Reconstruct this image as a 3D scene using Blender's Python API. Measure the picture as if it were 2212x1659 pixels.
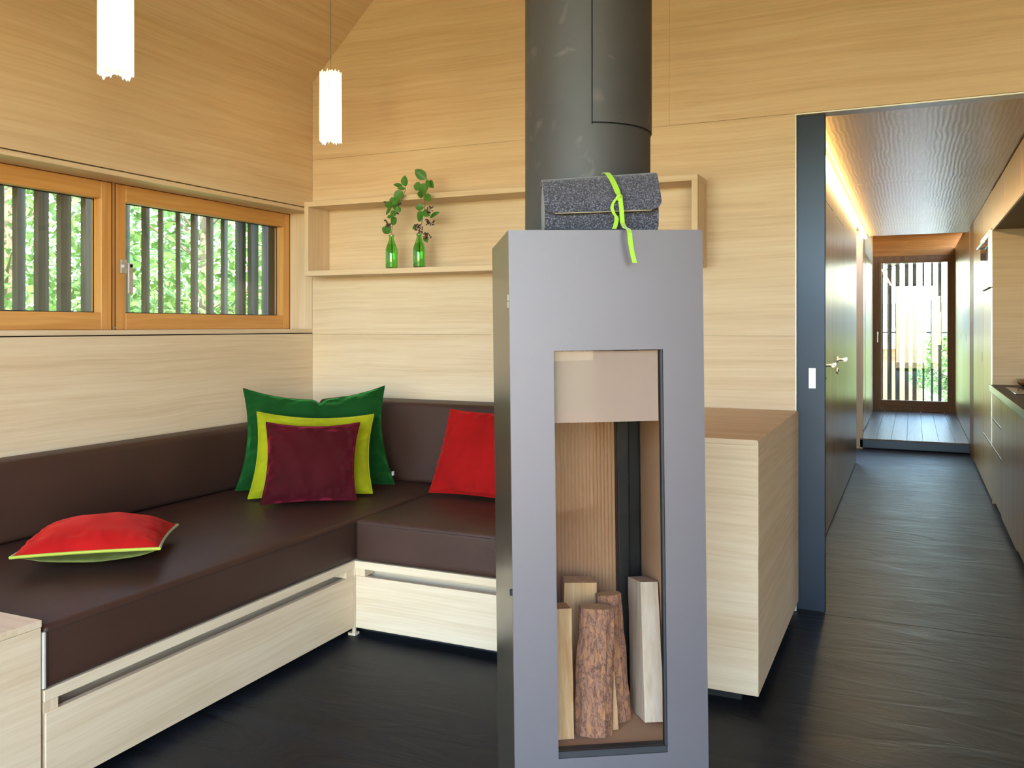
import bpy, bmesh, math, random
from mathutils import Vector, Matrix, noise

for _o in list(bpy.data.objects):
    bpy.data.objects.remove(_o)
scene = bpy.context.scene
col = scene.collection
R = math.radians

# ------------------------------------------------------------------ camera
cam_d = bpy.data.cameras.new('camera')
cam = bpy.data.objects.new('camera', cam_d)
col.objects.link(cam)
cam.location = (0, 0, 1.2)
cam.rotation_euler = (R(90), 0, R(24.54))
cam_d.sensor_fit = 'HORIZONTAL'
cam_d.sensor_width = 36
cam_d.lens = 1895 / 2212 * 36
cam_d.shift_y = -(829.5 - 705) / 2212
cam_d.clip_start = 0.02
cam_d.clip_end = 900
scene.camera = cam

# ------------------------------------------------------------------ sky, sun, exposure
SUN_DIR = Vector((-0.38, 0.52, -0.76)).normalized()        # the way the light travels
world = bpy.data.worlds.new('sky')
scene.world = world
world.use_nodes = True
wn = world.node_tree
wn.nodes.clear()
w_out = wn.nodes.new('ShaderNodeOutputWorld')
w_bg = wn.nodes.new('ShaderNodeBackground')
w_sky = wn.nodes.new('ShaderNodeTexSky')
w_sky.sky_type = 'NISHITA'
w_sky.sun_disc = False
w_sky.sun_elevation = math.asin(-SUN_DIR.z)
w_sky.sun_rotation = math.atan2(-SUN_DIR.x, -SUN_DIR.y)
w_sky.air_density = 1.0
w_sky.dust_density = 0.6
w_bg.inputs['Strength'].default_value = 3.0
wn.links.new(w_sky.outputs[0], w_bg.inputs[0])
wn.links.new(w_bg.outputs[0], w_out.inputs[0])

sun_d = bpy.data.lights.new('sun', 'SUN')
sun_d.energy = 24.0
sun_d.angle = R(0.6)
sun_d.color = (1.0, 0.96, 0.91)
sun = bpy.data.objects.new('sun', sun_d)
sun.rotation_euler = SUN_DIR.to_track_quat('-Z', 'Y').to_euler()
sun.location = (6, -9, 12)
col.objects.link(sun)

def portal(name, loc, rot, sx, sy):                         # sampling guide of a glazed opening, gives no light itself
    d = bpy.data.lights.new(name, 'AREA')
    d.shape = 'RECTANGLE'; d.size = sx; d.size_y = sy
    d.cycles.is_portal = True
    o = bpy.data.objects.new(name, d)
    o.location = loc; o.rotation_euler = rot
    col.objects.link(o)
portal('facade_portal', (-0.35, -1.02, 1.18), (R(90), 0, 0), 4.5, 2.36)
portal('hallway_door_portal', (0.01, 12.50, 1.13), (R(-90), 0, 0), 0.8, 1.8)

scene.view_settings.view_transform = 'Standard'
scene.view_settings.look = 'None'
scene.view_settings.gamma = 1
scene.view_settings.use_curve_mapping = False
scene.view_settings.exposure = -0.16
scene.cycles.caustics_reflective = False
scene.cycles.caustics_refractive = False
scene.cycles.max_bounces = 10
scene.cycles.diffuse_bounces = 6
scene.cycles.sample_clamp_indirect = 6.0

# ------------------------------------------------------------------ helpers
def tag(o, label=None, cat=None, group=None, kind=None):
    if label: o['label'] = label
    if cat: o['category'] = cat
    if group: o['group'] = group
    if kind: o['kind'] = kind
    return o

def thing(name, label, cat, loc=(0, 0, 0), group=None, kind=None, rot=None):
    o = bpy.data.objects.new(name, None)
    o.empty_display_size = 0.05
    col.objects.link(o)
    m = Matrix.Translation(Vector(loc))
    if rot is not None:
        m = m @ rot.to_4x4()
    o.matrix_basis = m
    o['_m'] = [v for row in m for v in row]
    return tag(o, label, cat, group, kind)

def root_matrix(o):
    while o.parent:
        o = o.parent
    if o.type == 'EMPTY':
        v = o['_m']
        return Matrix([v[0:4], v[4:8], v[8:12], v[12:16]])
    return Matrix.Identity(4)

def obj(name, bm, mat, parent=None, smooth=False, local=False, label=None):
    """one mesh object; vertices are given in world space unless local=True"""
    if parent is not None and not local:
        bm.transform(root_matrix(parent).inverted())
    me = bpy.data.meshes.new(name)
    bmesh.ops.recalc_face_normals(bm, faces=bm.faces)
    bm.to_mesh(me); bm.free()
    if smooth:
        for p in me.polygons: p.use_smooth = True
        try: me.set_sharp_from_angle(angle=R(40))
        except Exception: pass
    for m in (mat if isinstance(mat, (list, tuple)) else [mat]):
        me.materials.append(m)
    o = bpy.data.objects.new(name, me)
    col.objects.link(o)
    if parent is not None: o.parent = parent
    if label: o['label'] = label
    return o

def nb(): return bmesh.new()

def box(bm, x0, x1, y0, y1, z0, z1, bev=0, seg=2):
    vs = [bm.verts.new((x, y, z)) for x in (x0, x1) for y in (y0, y1) for z in (z0, z1)]
    fs = []
    for q in ((0, 1, 3, 2), (4, 6, 7, 5), (0, 4, 5, 1), (2, 3, 7, 6), (0, 2, 6, 4), (1, 5, 7, 3)):
        fs.append(bm.faces.new([vs[i] for i in q]))
    if bev:
        es = list({e for f in fs for e in f.edges})
        bmesh.ops.bevel(bm, geom=es, offset=bev, segments=seg, affect='EDGES', profile=0.5)
    return bm

def bx(x0, x1, y0, y1, z0, z1, bev=0, seg=2):
    return box(nb(), x0, x1, y0, y1, z0, z1, bev, seg)

def prism(bm, pts, axis, a, b):
    """extrude a polygon; axis 'y': pts are (x,z) from y=a to y=b ; 'x': (y,z) ; 'z': (x,y)"""
    def mk(p, t):
        if axis == 'y': return (p[0], t, p[1])
        if axis == 'x': return (t, p[0], p[1])
        return (p[0], p[1], t)
    A = [bm.verts.new(mk(p, a)) for p in pts]
    B = [bm.verts.new(mk(p, b)) for p in pts]
    bm.faces.new(A); bm.faces.new(B[::-1])
    n = len(pts)
    for i in range(n):
        bm.faces.new((A[i], A[(i + 1) % n], B[(i + 1) % n], B[i]))
    return bm

def tube(bm, pts, r, n=8, cap=True):
    pts = [Vector(p) for p in pts]
    rr = r if isinstance(r, (list, tuple)) else [r] * len(pts)
    rings = []
    ref = Vector((0.31, 0.17, 0.93))
    for i, p in enumerate(pts):
        d = (pts[min(i + 1, len(pts) - 1)] - pts[max(i - 1, 0)]).normalized()
        a = d.cross(ref)
        if a.length < 1e-3: a = d.cross(Vector((1, 0, 0)))
        a.normalize(); b = d.cross(a)
        rings.append([bm.verts.new(p + (a * math.cos(2 * math.pi * k / n) + b * math.sin(2 * math.pi * k / n)) * rr[i]) for k in range(n)])
    for i in range(len(rings) - 1):
        for k in range(n):
            bm.faces.new((rings[i][k], rings[i][(k + 1) % n], rings[i + 1][(k + 1) % n], rings[i + 1][k]))
    if cap:
        bm.faces.new(rings[0][::-1]); bm.faces.new(rings[-1])
    return bm

def lathe(bm, prof, c=(0, 0, 0), n=32, cap=True):
    rings = [[bm.verts.new((c[0] + r * math.cos(2 * math.pi * k / n), c[1] + r * math.sin(2 * math.pi * k / n), c[2] + z)) for k in range(n)] for r, z in prof]
    for i in range(len(rings) - 1):
        for k in range(n):
            bm.faces.new((rings[i][k], rings[i][(k + 1) % n], rings[i + 1][(k + 1) % n], rings[i + 1][k]))
    if cap:
        bm.faces.new(rings[0][::-1]); bm.faces.new(rings[-1])
    return bm

def ribbon(bm, path, width_dirs, w, t):
    """flat band of thickness t through path, width w along width_dirs"""
    path = [Vector(p) for p in path]
    rings = []
    for i, p in enumerate(path):
        d = (path[min(i + 1, len(path) - 1)] - path[max(i - 1, 0)]).normalized()
        wd = Vector(width_dirs[i] if isinstance(width_dirs[0], (list, tuple, Vector)) else width_dirs).normalized()
        nn = d.cross(wd).normalized()
        ww = w[i] if isinstance(w, (list, tuple)) else w
        rings.append([bm.verts.new(p + wd * s * ww / 2 + nn * u * t / 2) for s, u in ((-1, -1), (1, -1), (1, 1), (-1, 1))])
    for i in range(len(rings) - 1):
        for k in range(4):
            bm.faces.new((rings[i][k], rings[i][(k + 1) % 4], rings[i + 1][(k + 1) % 4], rings[i + 1][k]))
    bm.faces.new(rings[0][::-1]); bm.faces.new(rings[-1])
    return bm

def spline(pts, n=6):
    """Catmull-Rom through the points"""
    P = [Vector(p) for p in pts]
    P = [P[0] * 2 - P[1]] + P + [P[-1] * 2 - P[-2]]
    out = []
    for i in range(1, len(P) - 2):
        for k in range(n):
            t = k / n
            a, b, c, d = P[i - 1], P[i], P[i + 1], P[i + 2]
            out.append(0.5 * ((2 * b) + (c - a) * t + (2 * a - 5 * b + 4 * c - d) * t * t + (3 * b - a - 3 * c + d) * t ** 3))
    out.append(P[-2])
    return out

# ------------------------------------------------------------------ materials
def srgb(r, g, b):
    f = lambda c: ((c / 255) / 12.92) if c / 255 <= 0.04045 else (((c / 255) + 0.055) / 1.055) ** 2.4
    return (f(r), f(g), f(b), 1)

def base_mat(name):
    m = bpy.data.materials.new(name)
    m.use_nodes = True
    nt = m.node_tree
    p = nt.nodes['Principled BSDF']
    return m, nt, p

def plain(name, c, rough=0.5, metal=0.0, spec=0.5, coat=0.0, sheen=0.0, var=0.0, vscale=30, bump=0.0, bscale=200):
    m, nt, p = base_mat(name)
    p.inputs['Base Color'].default_value = c
    p.inputs['Roughness'].default_value = rough
    p.inputs['Metallic'].default_value = metal
    p.inputs['Specular IOR Level'].default_value = spec
    p.inputs['Coat Weight'].default_value = coat
    p.inputs['Sheen Weight'].default_value = sheen
    if var or bump:
        tc = nt.nodes.new('ShaderNodeTexCoord')
        if var:
            nz = nt.nodes.new('ShaderNodeTexNoise')
            nz.inputs['Scale'].default_value = vscale
            nz.inputs['Detail'].default_value = 5
            nt.links.new(tc.outputs['Object'], nz.inputs['Vector'])
            mx = nt.nodes.new('ShaderNodeMix'); mx.data_type = 'RGBA'
            mx.inputs['A'].default_value = tuple(x * (1 - var) for x in c[:3]) + (1,)
            mx.inputs['B'].default_value = tuple(min(1, x * (1 + var)) for x in c[:3]) + (1,)
            nt.links.new(nz.outputs[0], mx.inputs['Factor'])
            nt.links.new(mx.outputs['Result'], p.inputs['Base Color'])
        if bump:
            nb2 = nt.nodes.new('ShaderNodeTexNoise')
            nb2.inputs['Scale'].default_value = bscale
            nb2.inputs['Detail'].default_value = 3
            nt.links.new(tc.outputs['Object'], nb2.inputs['Vector'])
            bp = nt.nodes.new('ShaderNodeBump')
            bp.inputs['Strength'].default_value = bump
            bp.inputs['Distance'].default_value = 0.002
            nt.links.new(nb2.outputs[0], bp.inputs['Height'])
            nt.links.new(bp.outputs[0], p.inputs['Normal'])
    return m

def wood(name, axis, lo, mid, hi, rough=0.55, spec=0.35, fine=55, bump=0.12, coat=0.0, warp=0.35):
    """veneer with the grain running along one object axis"""
    m, nt, p = base_mat(name)
    tc = nt.nodes.new('ShaderNodeTexCoord')
    ai = 'xyz'.index(axis)
    # slow meander across the grain
    wz = nt.nodes.new('ShaderNodeTexNoise'); wz.inputs['Scale'].default_value = 1.1; wz.inputs['Detail'].default_value = 2
    nt.links.new(tc.outputs['Object'], wz.inputs['Vector'])
    sub = nt.nodes.new('ShaderNodeVectorMath'); sub.operation = 'SUBTRACT'
    sub.inputs[1].default_value = (0.5, 0.5, 0.5)
    nt.links.new(wz.outputs['Color'], sub.inputs[0])
    scl = nt.nodes.new('ShaderNodeVectorMath'); scl.operation = 'SCALE'; scl.inputs['Scale'].default_value = warp * 0.16
    nt.links.new(sub.outputs[0], scl.inputs[0])
    add = nt.nodes.new('ShaderNodeVectorMath'); add.operation = 'ADD'
    nt.links.new(tc.outputs['Object'], add.inputs[0]); nt.links.new(scl.outputs[0], add.inputs[1])
    def layer(sc_al, sc_ac, detail, rough_n):
        mp = nt.nodes.new('ShaderNodeMapping')
        s = [sc_ac] * 3; s[ai] = sc_al
        mp.inputs['Scale'].default_value = s
        nt.links.new(add.outputs[0], mp.inputs['Vector'])
        nz = nt.nodes.new('ShaderNodeTexNoise')
        nz.inputs['Scale'].default_value = 1.0
        nz.inputs['Detail'].default_value = detail
        nz.inputs['Roughness'].default_value = rough_n
        nt.links.new(mp.outputs[0], nz.inputs['Vector'])
        return nz
    a = layer(0.4, 13, 3, 0.55)
    b = layer(1.5, fine * 1.5, 4, 0.65)
    mx = nt.nodes.new('ShaderNodeMix'); mx.data_type = 'FLOAT'
    mx.inputs['Factor'].default_value = 0.58
    nt.links.new(a.outputs[0], mx.inputs['A']); nt.links.new(b.outputs[0], mx.inputs['B'])
    rp = nt.nodes.new('ShaderNodeValToRGB')
    rp.color_ramp.elements[0].position = 0.36; rp.color_ramp.elements[0].color = lo
    rp.color_ramp.elements[1].position = 0.64; rp.color_ramp.elements[1].color = hi
    e = rp.color_ramp.elements.new(0.5); e.color = mid
    nt.links.new(mx.outputs['Result'], rp.inputs[0])
    nt.links.new(rp.outputs[0], p.inputs['Base Color'])
    p.inputs['Roughness'].default_value = rough
    p.inputs['Specular IOR Level'].default_value = spec
    p.inputs['Coat Weight'].default_value = coat
    bp = nt.nodes.new('ShaderNodeBump')
    bp.inputs['Strength'].default_value = bump; bp.inputs['Distance'].default_value = 0.001
    nt.links.new(b.outputs[0], bp.inputs['Height'])
    nt.links.new(bp.outputs[0], p.inputs['Normal'])
    return m

OAK = (srgb(204, 179, 149), srgb(215, 192, 164), srgb(222, 203, 178))
oak_x = wood('oak_grain_x', 'x', *OAK)
oak_y = wood('oak_grain_y', 'y', *OAK)
oak_z = wood('oak_grain_z', 'z', *OAK)
LARCH = (srgb(196, 138, 76), srgb(208, 152, 88), srgb(218, 166, 102))
larch_y = wood('larch_grain_y', 'y', *LARCH, rough=0.4, fine=30)
larch_z = wood('larch_grain_z', 'z', *LARCH, rough=0.4, fine=30)
BROWN = (srgb(110, 74, 46), srgb(130, 90, 58), srgb(146, 106, 72))
brown_x = wood('brown_frame_x', 'x', *BROWN, rough=0.45)
brown_z = wood('brown_frame_z', 'z', *BROWN, rough=0.45)
ORANGE = (srgb(150, 96, 46), srgb(170, 112, 58), srgb(186, 128, 72))
lintel_x = wood('lintel_wood_x', 'x', *ORANGE, rough=0.45)
DECK = (srgb(86, 72, 66), srgb(104, 88, 82), srgb(122, 104, 98))
deck_y = wood('step_boards_y', 'y', *DECK, rough=0.4, fine=40)
slat_m = wood('weathered_slat', 'z', srgb(92, 90, 84), srgb(116, 114, 108), srgb(138, 136, 130), rough=0.7, fine=40)
slat_dark = wood('dark_slat', 'z', srgb(52, 50, 42), srgb(66, 64, 54), srgb(80, 78, 66), rough=0.75, fine=40)
terrace_m = wood('terrace_boards_wood', 'x', srgb(196, 146, 90), srgb(212, 162, 104), srgb(224, 178, 120), rough=0.7)

def panel_mat(name, axis):
    """dark stained satin veneer that mirrors the light of the hallway"""
    m = wood(name, axis, srgb(152, 120, 58), srgb(166, 133, 68), srgb(178, 146, 80), rough=0.3, spec=0.5, fine=26, bump=0.25)
    p = m.node_tree.nodes['Principled BSDF']
    p.inputs['Metallic'].default_value = 0.6
    return m
panel_y = panel_mat('satin_panel_y', 'y')
panel_z = panel_mat('satin_panel_z', 'z')

def floor_mat():
    m, nt, p = base_mat('black_screed')
    tc = nt.nodes.new('ShaderNodeTexCoord')
    mp = nt.nodes.new('ShaderNodeMapping'); mp.inputs['Scale'].default_value = (1.6, 5.5, 1); mp.inputs['Rotation'].default_value = (0, 0, R(8))
    nt.links.new(tc.outputs['Object'], mp.inputs[0])
    n1 = nt.nodes.new('ShaderNodeTexNoise'); n1.inputs['Scale'].default_value = 1.6; n1.inputs['Detail'].default_value = 8; n1.inputs['Roughness'].default_value = 0.6
    n1.inputs['Distortion'].default_value = 1.2
    nt.links.new(mp.outputs[0], n1.inputs['Vector'])
    rp = nt.nodes.new('ShaderNodeValToRGB')
    rp.color_ramp.elements[0].position = 0.35; rp.color_ramp.elements[0].color = srgb(20, 22, 27)
    rp.color_ramp.elements[1].position = 0.7; rp.color_ramp.elements[1].color = srgb(32, 35, 42)
    nt.links.new(n1.outputs[0], rp.inputs[0])
    nt.links.new(rp.outputs[0], p.inputs['Base Color'])
    rr = nt.nodes.new('ShaderNodeMapRange')
    rr.inputs['To Min'].default_value = 0.36; rr.inputs['To Max'].default_value = 0.58
    nt.links.new(n1.outputs[0], rr.inputs['Value'])
    nt.links.new(rr.outputs[0], p.inputs['Roughness'])
    bp = nt.nodes.new('ShaderNodeBump'); bp.inputs['Strength'].default_value = 0.35; bp.inputs['Distance'].default_value = 0.012
    nt.links.new(n1.outputs[0], bp.inputs['Height'])
    nt.links.new(bp.outputs[0], p.inputs['Normal'])
    p.inputs['Specular IOR Level'].default_value = 0.28
    return m
screed = floor_mat()

def leather_mat():
    m, nt, p = base_mat('brown_leather')
    tc = nt.nodes.new('ShaderNodeTexCoord')
    vo = nt.nodes.new('ShaderNodeTexVoronoi'); vo.inputs['Scale'].default_value = 240
    nt.links.new(tc.outputs['Object'], vo.inputs['Vector'])
    nz = nt.nodes.new('ShaderNodeTexNoise'); nz.inputs['Scale'].default_value = 5; nz.inputs['Detail'].default_value = 4
    nt.links.new(tc.outputs['Object'], nz.inputs['Vector'])
    mx = nt.nodes.new('ShaderNodeMix'); mx.data_type = 'RGBA'
    mx.inputs['A'].default_value = srgb(54, 34, 28); mx.inputs['B'].default_value = srgb(70, 46, 38)
    nt.links.new(nz.outputs[0], mx.inputs['Factor'])
    nt.links.new(mx.outputs['Result'], p.inputs['Base Color'])
    p.inputs['Roughness'].default_value = 0.5
    p.inputs['Specular IOR Level'].default_value = 0.35
    bp = nt.nodes.new('ShaderNodeBump'); bp.inputs['Strength'].default_value = 0.25; bp.inputs['Distance'].default_value = 0.001
    nt.links.new(vo.outputs['Distance'], bp.inputs['Height'])
    nt.links.new(bp.outputs[0], p.inputs['Normal'])
    return m
leather = leather_mat()
stitch_m = plain('dark_thread', srgb(48, 30, 26), 0.8)
zip_m = plain('grey_zip_tape', srgb(196, 190, 180), 0.7, bump=0.3, bscale=600)

def velvet(name, c, sheen_c):
    m = plain(name, c, 0.85, sheen=0.75, var=0.42, vscale=6, bump=0.15, bscale=500, spec=0.15)
    p = m.node_tree.nodes['Principled BSDF']
    p.inputs['Sheen Tint'].default_value = sheen_c
    p.inputs['Sheen Roughness'].default_value = 0.5
    return m
green_v = velvet('green_velvet', srgb(11, 60, 19), srgb(80, 180, 88))
lime_v = velvet('lime_velvet', srgb(148, 150, 16), srgb(190, 196, 70))
burg_v = velvet('burgundy_velvet', srgb(60, 6, 13), srgb(190, 44, 84))
red_v = velvet('red_velvet', srgb(150, 12, 12), srgb(206, 60, 50))
olive_v = velvet('olive_velvet', srgb(50, 52, 18), srgb(150, 160, 90))
piping_m = plain('lime_piping', srgb(150, 160, 32), 0.6, sheen=0.3)
tag_m = plain('white_tag', srgb(225, 225, 220), 0.7)

stove_m = plain('grey_stove_steel', srgb(99, 94, 101), 0.46, metal=0.55, var=0.03, vscale=4, bump=0.05, bscale=700)
stove_side_m = plain('dark_stove_steel', srgb(120, 116, 106), 0.30, metal=0.85, var=0.05, vscale=5)
def flue_mat():
    m = plain('raw_black_steel', srgb(66, 65, 66), 0.6, metal=0.35, var=0.22, vscale=5)
    nt = m.node_tree; p = nt.nodes['Principled BSDF']
    src = p.inputs['Base Color'].links[0].from_socket
    tc = nt.nodes.new('ShaderNodeTexCoord')
    nz = nt.nodes.new('ShaderNodeTexNoise'); nz.inputs['Scale'].default_value = 9; nz.inputs['Detail'].default_value = 7; nz.inputs['Distortion'].default_value = 1.4
    nt.links.new(tc.outputs['Object'], nz.inputs['Vector'])
    rp = nt.nodes.new('ShaderNodeValToRGB')                  # pale scuffs rubbed into the mill scale
    rp.color_ramp.elements[0].position = 0.60; rp.color_ramp.elements[0].color = (0, 0, 0, 1)
    rp.color_ramp.elements[1].position = 0.78; rp.color_ramp.elements[1].color = (0.45, 0.45, 0.45, 1)
    nt.links.new(nz.outputs[0], rp.inputs[0])
    mx = nt.nodes.new('ShaderNodeMix'); mx.data_type = 'RGBA'
    nt.links.new(rp.outputs[0], mx.inputs['Factor']); nt.links.new(src, mx.inputs['A'])
    mx.inputs['B'].default_value = srgb(128, 122, 116)
    nt.links.new(mx.outputs['Result'], p.inputs['Base Color'])
    return m
flue_m = flue_mat()
black_m = plain('black_iron', srgb(26, 27, 30), 0.45, metal=0.3)
steel_m = plain('brushed_steel', srgb(200, 202, 206), 0.25, metal=1.0)
alu_m = plain('satin_aluminium', srgb(206, 208, 214), 0.35, metal=0.9)
blue_steel = plain('blue_black_steel', srgb(56, 63, 76), 0.34, metal=0.85, var=0.12, vscale=6)
brick_m = plain('vermiculite', srgb(190, 148, 114), 0.9, var=0.08, vscale=14)
gasket_m = plain('black_gasket', srgb(30, 31, 36), 0.5)
dark_gap = plain('dark_shadow_gap', srgb(36, 26, 20), 0.9)
dark_gap_w = plain('dark_frame_joint', srgb(112, 62, 26), 0.8)
metal_trim = plain('light_metal_trim', srgb(226, 224, 214), 0.4, metal=0.4)
worktop_m = plain('black_worktop', srgb(30, 30, 32), 0.5, spec=0.3)
hob_m = plain('black_hob_glass', srgb(14, 14, 16), 0.05)
oven_m = plain('oven_black_glass', srgb(40, 42, 44), 0.08, metal=0.4)
cord_m = plain('grey_cord', srgb(150, 140, 118), 0.6)
foot_m = plain('plinth_black', srgb(16, 16, 18), 0.7)
white_wall = plain('white_render', srgb(226, 222, 214), 0.9)
garage_m = plain('brown_boards_far', srgb(150, 100, 66), 0.8)
drive_m = plain('grey_paving', srgb(196, 202, 212), 0.8)
grass_m = plain('meadow', srgb(150, 172, 104), 0.95, var=0.2, vscale=2)
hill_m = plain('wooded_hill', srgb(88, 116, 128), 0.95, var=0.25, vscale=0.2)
bark_tree = plain('tree_bark', srgb(120, 104, 82), 0.9, var=0.2, vscale=20)
berry_m = plain('dark_berry', srgb(52, 30, 30), 0.35)
stem_m = plain('brown_stem', srgb(104, 84, 44), 0.7)
ribbon_m = plain('lime_ribbon', srgb(138, 180, 36), 0.7, sheen=0.3, bump=0.2, bscale=900)

def felt_mat():
    m, nt, p = base_mat('grey_felt')
    tc = nt.nodes.new('ShaderNodeTexCoord')
    n1 = nt.nodes.new('ShaderNodeTexNoise'); n1.inputs['Scale'].default_value = 320; n1.inputs['Detail'].default_value = 3
    nt.links.new(tc.outputs['Object'], n1.inputs['Vector'])
    rp = nt.nodes.new('ShaderNodeValToRGB')
    rp.color_ramp.elements[0].position = 0.38; rp.color_ramp.elements[0].color = srgb(32, 32, 42)
    rp.color_ramp.elements[1].position = 0.66; rp.color_ramp.elements[1].color = srgb(104, 104, 118)
    e = rp.color_ramp.elements.new(0.52); e.color = srgb(56, 56, 70)
    nt.links.new(n1.outputs[0], rp.inputs[0]); nt.links.new(rp.outputs[0], p.inputs['Base Color'])
    p.inputs['Roughness'].default_value = 0.95
    p.inputs['Sheen Weight'].default_value = 0.3
    bp = nt.nodes.new('ShaderNodeBump'); bp.inputs['Strength'].default_value = 0.6; bp.inputs['Distance'].default_value = 0.002
    nt.links.new(n1.outputs[0], bp.inputs['Height']); nt.links.new(bp.outputs[0], p.inputs['Normal'])
    return m
felt = felt_mat()

def pane_mat(name, tint=(0.95, 0.98, 0.96, 1), refl=1.0, ior=1.5):
    """clear flat pane: light passes, a Fresnel share is mirrored"""
    m = bpy.data.materials.new(name); m.use_nodes = True
    nt = m.node_tree; nt.nodes.clear()
    out = nt.nodes.new('ShaderNodeOutputMaterial')
    tr = nt.nodes.new('ShaderNodeBsdfTransparent'); tr.inputs[0].default_value = tint
    gl = nt.nodes.new('ShaderNodeBsdfGlossy'); gl.inputs['Roughness'].default_value = 0.0
    gl.inputs['Color'].default_value = (refl, refl, refl, 1)
    fr = nt.nodes.new('ShaderNodeFresnel')
    ge = nt.nodes.new('ShaderNodeNewGeometry')              # the far side of the pane is met from inside: same Fresnel share
    mi = nt.nodes.new('ShaderNodeMix'); mi.data_type = 'FLOAT'
    mi.inputs['A'].default_value = ior; mi.inputs['B'].default_value = 1 / ior
    nt.links.new(ge.outputs['Backfacing'], mi.inputs['Factor']); nt.links.new(mi.outputs['Result'], fr.inputs['IOR'])
    mx = nt.nodes.new('ShaderNodeMixShader')
    nt.links.new(fr.outputs[0], mx.inputs[0]); nt.links.new(tr.outputs[0], mx.inputs[1]); nt.links.new(gl.outputs[0], mx.inputs[2])
    nt.links.new(mx.outputs[0], out.inputs[0])
    return m
pane = pane_mat('window_glass')
stove_glass = pane_mat('stove_glass', (0.90, 0.89, 0.88, 1), 0.16)

def frosted_mat():
    m = bpy.data.materials.new('hazy_glass_band'); m.use_nodes = True
    nt = m.node_tree; nt.nodes.clear()
    out = nt.nodes.new('ShaderNodeOutputMaterial')
    tr = nt.nodes.new('ShaderNodeBsdfTransparent')
    df = nt.nodes.new('ShaderNodeBsdfDiffuse'); df.inputs[0].default_value = srgb(196, 172, 160)
    mx = nt.nodes.new('ShaderNodeMixShader'); mx.inputs[0].default_value = 0.72
    nt.links.new(tr.outputs[0], mx.inputs[1]); nt.links.new(df.outputs[0], mx.inputs[2])
    nt.links.new(mx.outputs[0], out.inputs[0])
    return m
frosted = frosted_mat()

def glass_solid(name, c, rough=0.0, ior=1.45):
    m, nt, p = base_mat(name)
    p.inputs['Base Color'].default_value = c
    p.inputs['Transmission Weight'].default_value = 1.0
    p.inputs['Roughness'].default_value = rough
    p.inputs['IOR'].default_value = ior
    return m
bottle_m = glass_solid('green_bottle_glass', srgb(176, 240, 170))
clear_m = glass_solid('clear_glass', (0.97, 0.98, 0.97, 1))
water_m = glass_solid('green_water', srgb(214, 246, 200), ior=1.33)

def emit(name, c, s):
    m = bpy.data.materials.new(name); m.use_nodes = True
    nt = m.node_tree; nt.nodes.clear()
    out = nt.nodes.new('ShaderNodeOutputMaterial')
    e = nt.nodes.new('ShaderNodeEmission'); e.inputs[0].default_value = c; e.inputs[1].default_value = s
    nt.links.new(e.outputs[0], out.inputs[0])
    return m
def paper_mat():
    m = bpy.data.materials.new('lit_paper_shade'); m.use_nodes = True
    nt = m.node_tree; nt.nodes.clear()
    out = nt.nodes.new('ShaderNodeOutputMaterial')
    tr = nt.nodes.new('ShaderNodeBsdfTransparent'); tr.inputs[0].default_value = (1.0, 0.86, 0.66, 1)
    tl = nt.nodes.new('ShaderNodeBsdfTranslucent'); tl.inputs[0].default_value = (0.9, 0.82, 0.68, 1)
    mx = nt.nodes.new('ShaderNodeMixShader'); mx.inputs[0].default_value = 0.78
    em = nt.nodes.new('ShaderNodeEmission'); em.inputs[0].default_value = (1.0, 0.86, 0.60, 1); em.inputs[1].default_value = 0.80
    ad = nt.nodes.new('ShaderNodeAddShader')
    nt.links.new(tr.outputs[0], mx.inputs[1]); nt.links.new(tl.outputs[0], mx.inputs[2])
    nt.links.new(mx.outputs[0], ad.inputs[0]); nt.links.new(em.outputs[0], ad.inputs[1])
    nt.links.new(ad.outputs[0], out.inputs[0])
    return m
shade_m = paper_mat()
fringe_m = emit('lit_paper_fringe', (1.0, 0.92, 0.76, 1), 2.2)
led_m = emit('led_strip_light', (1.0, 0.72, 0.34, 1), 65.0)

def leaf_mat(name, c1, c2, rough=0.45, trans=0.0):
    m, nt, p = base_mat(name)
    tc = nt.nodes.new('ShaderNodeTexCoord')
    nz = nt.nodes.new('ShaderNodeTexNoise'); nz.inputs['Scale'].default_value = 7; nz.inputs['Detail'].default_value = 3
    nt.links.new(tc.outputs['Object'], nz.inputs['Vector'])
    mx = nt.nodes.new('ShaderNodeMix'); mx.data_type = 'RGBA'
    mx.inputs['A'].default_value = c1; mx.inputs['B'].default_value = c2
    nt.links.new(nz.outputs[0], mx.inputs['Factor'])
    nt.links.new(mx.outputs['Result'], p.inputs['Base Color'])
    p.inputs['Roughness'].default_value = rough
    p.inputs['Specular IOR Level'].default_value = 0.4
    if trans:
        out = nt.nodes['Material Output']
        tl = nt.nodes.new('ShaderNodeBsdfTranslucent')
        nt.links.new(mx.outputs['Result'], tl.inputs[0])
        ms = nt.nodes.new('ShaderNodeMixShader'); ms.inputs[0].default_value = trans
        nt.links.new(p.outputs[0], ms.inputs[1]); nt.links.new(tl.outputs[0], ms.inputs[2])
        nt.links.new(ms.outputs[0], out.inputs[0])
    return m
leaf_m = leaf_mat('branch_leaf', srgb(34, 96, 36), srgb(84, 138, 50))
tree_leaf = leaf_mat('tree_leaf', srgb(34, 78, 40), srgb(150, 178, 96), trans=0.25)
tree_leaf2 = leaf_mat('tree_leaf_pale', srgb(80, 130, 70), srgb(180, 210, 140), trans=0.3)

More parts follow.
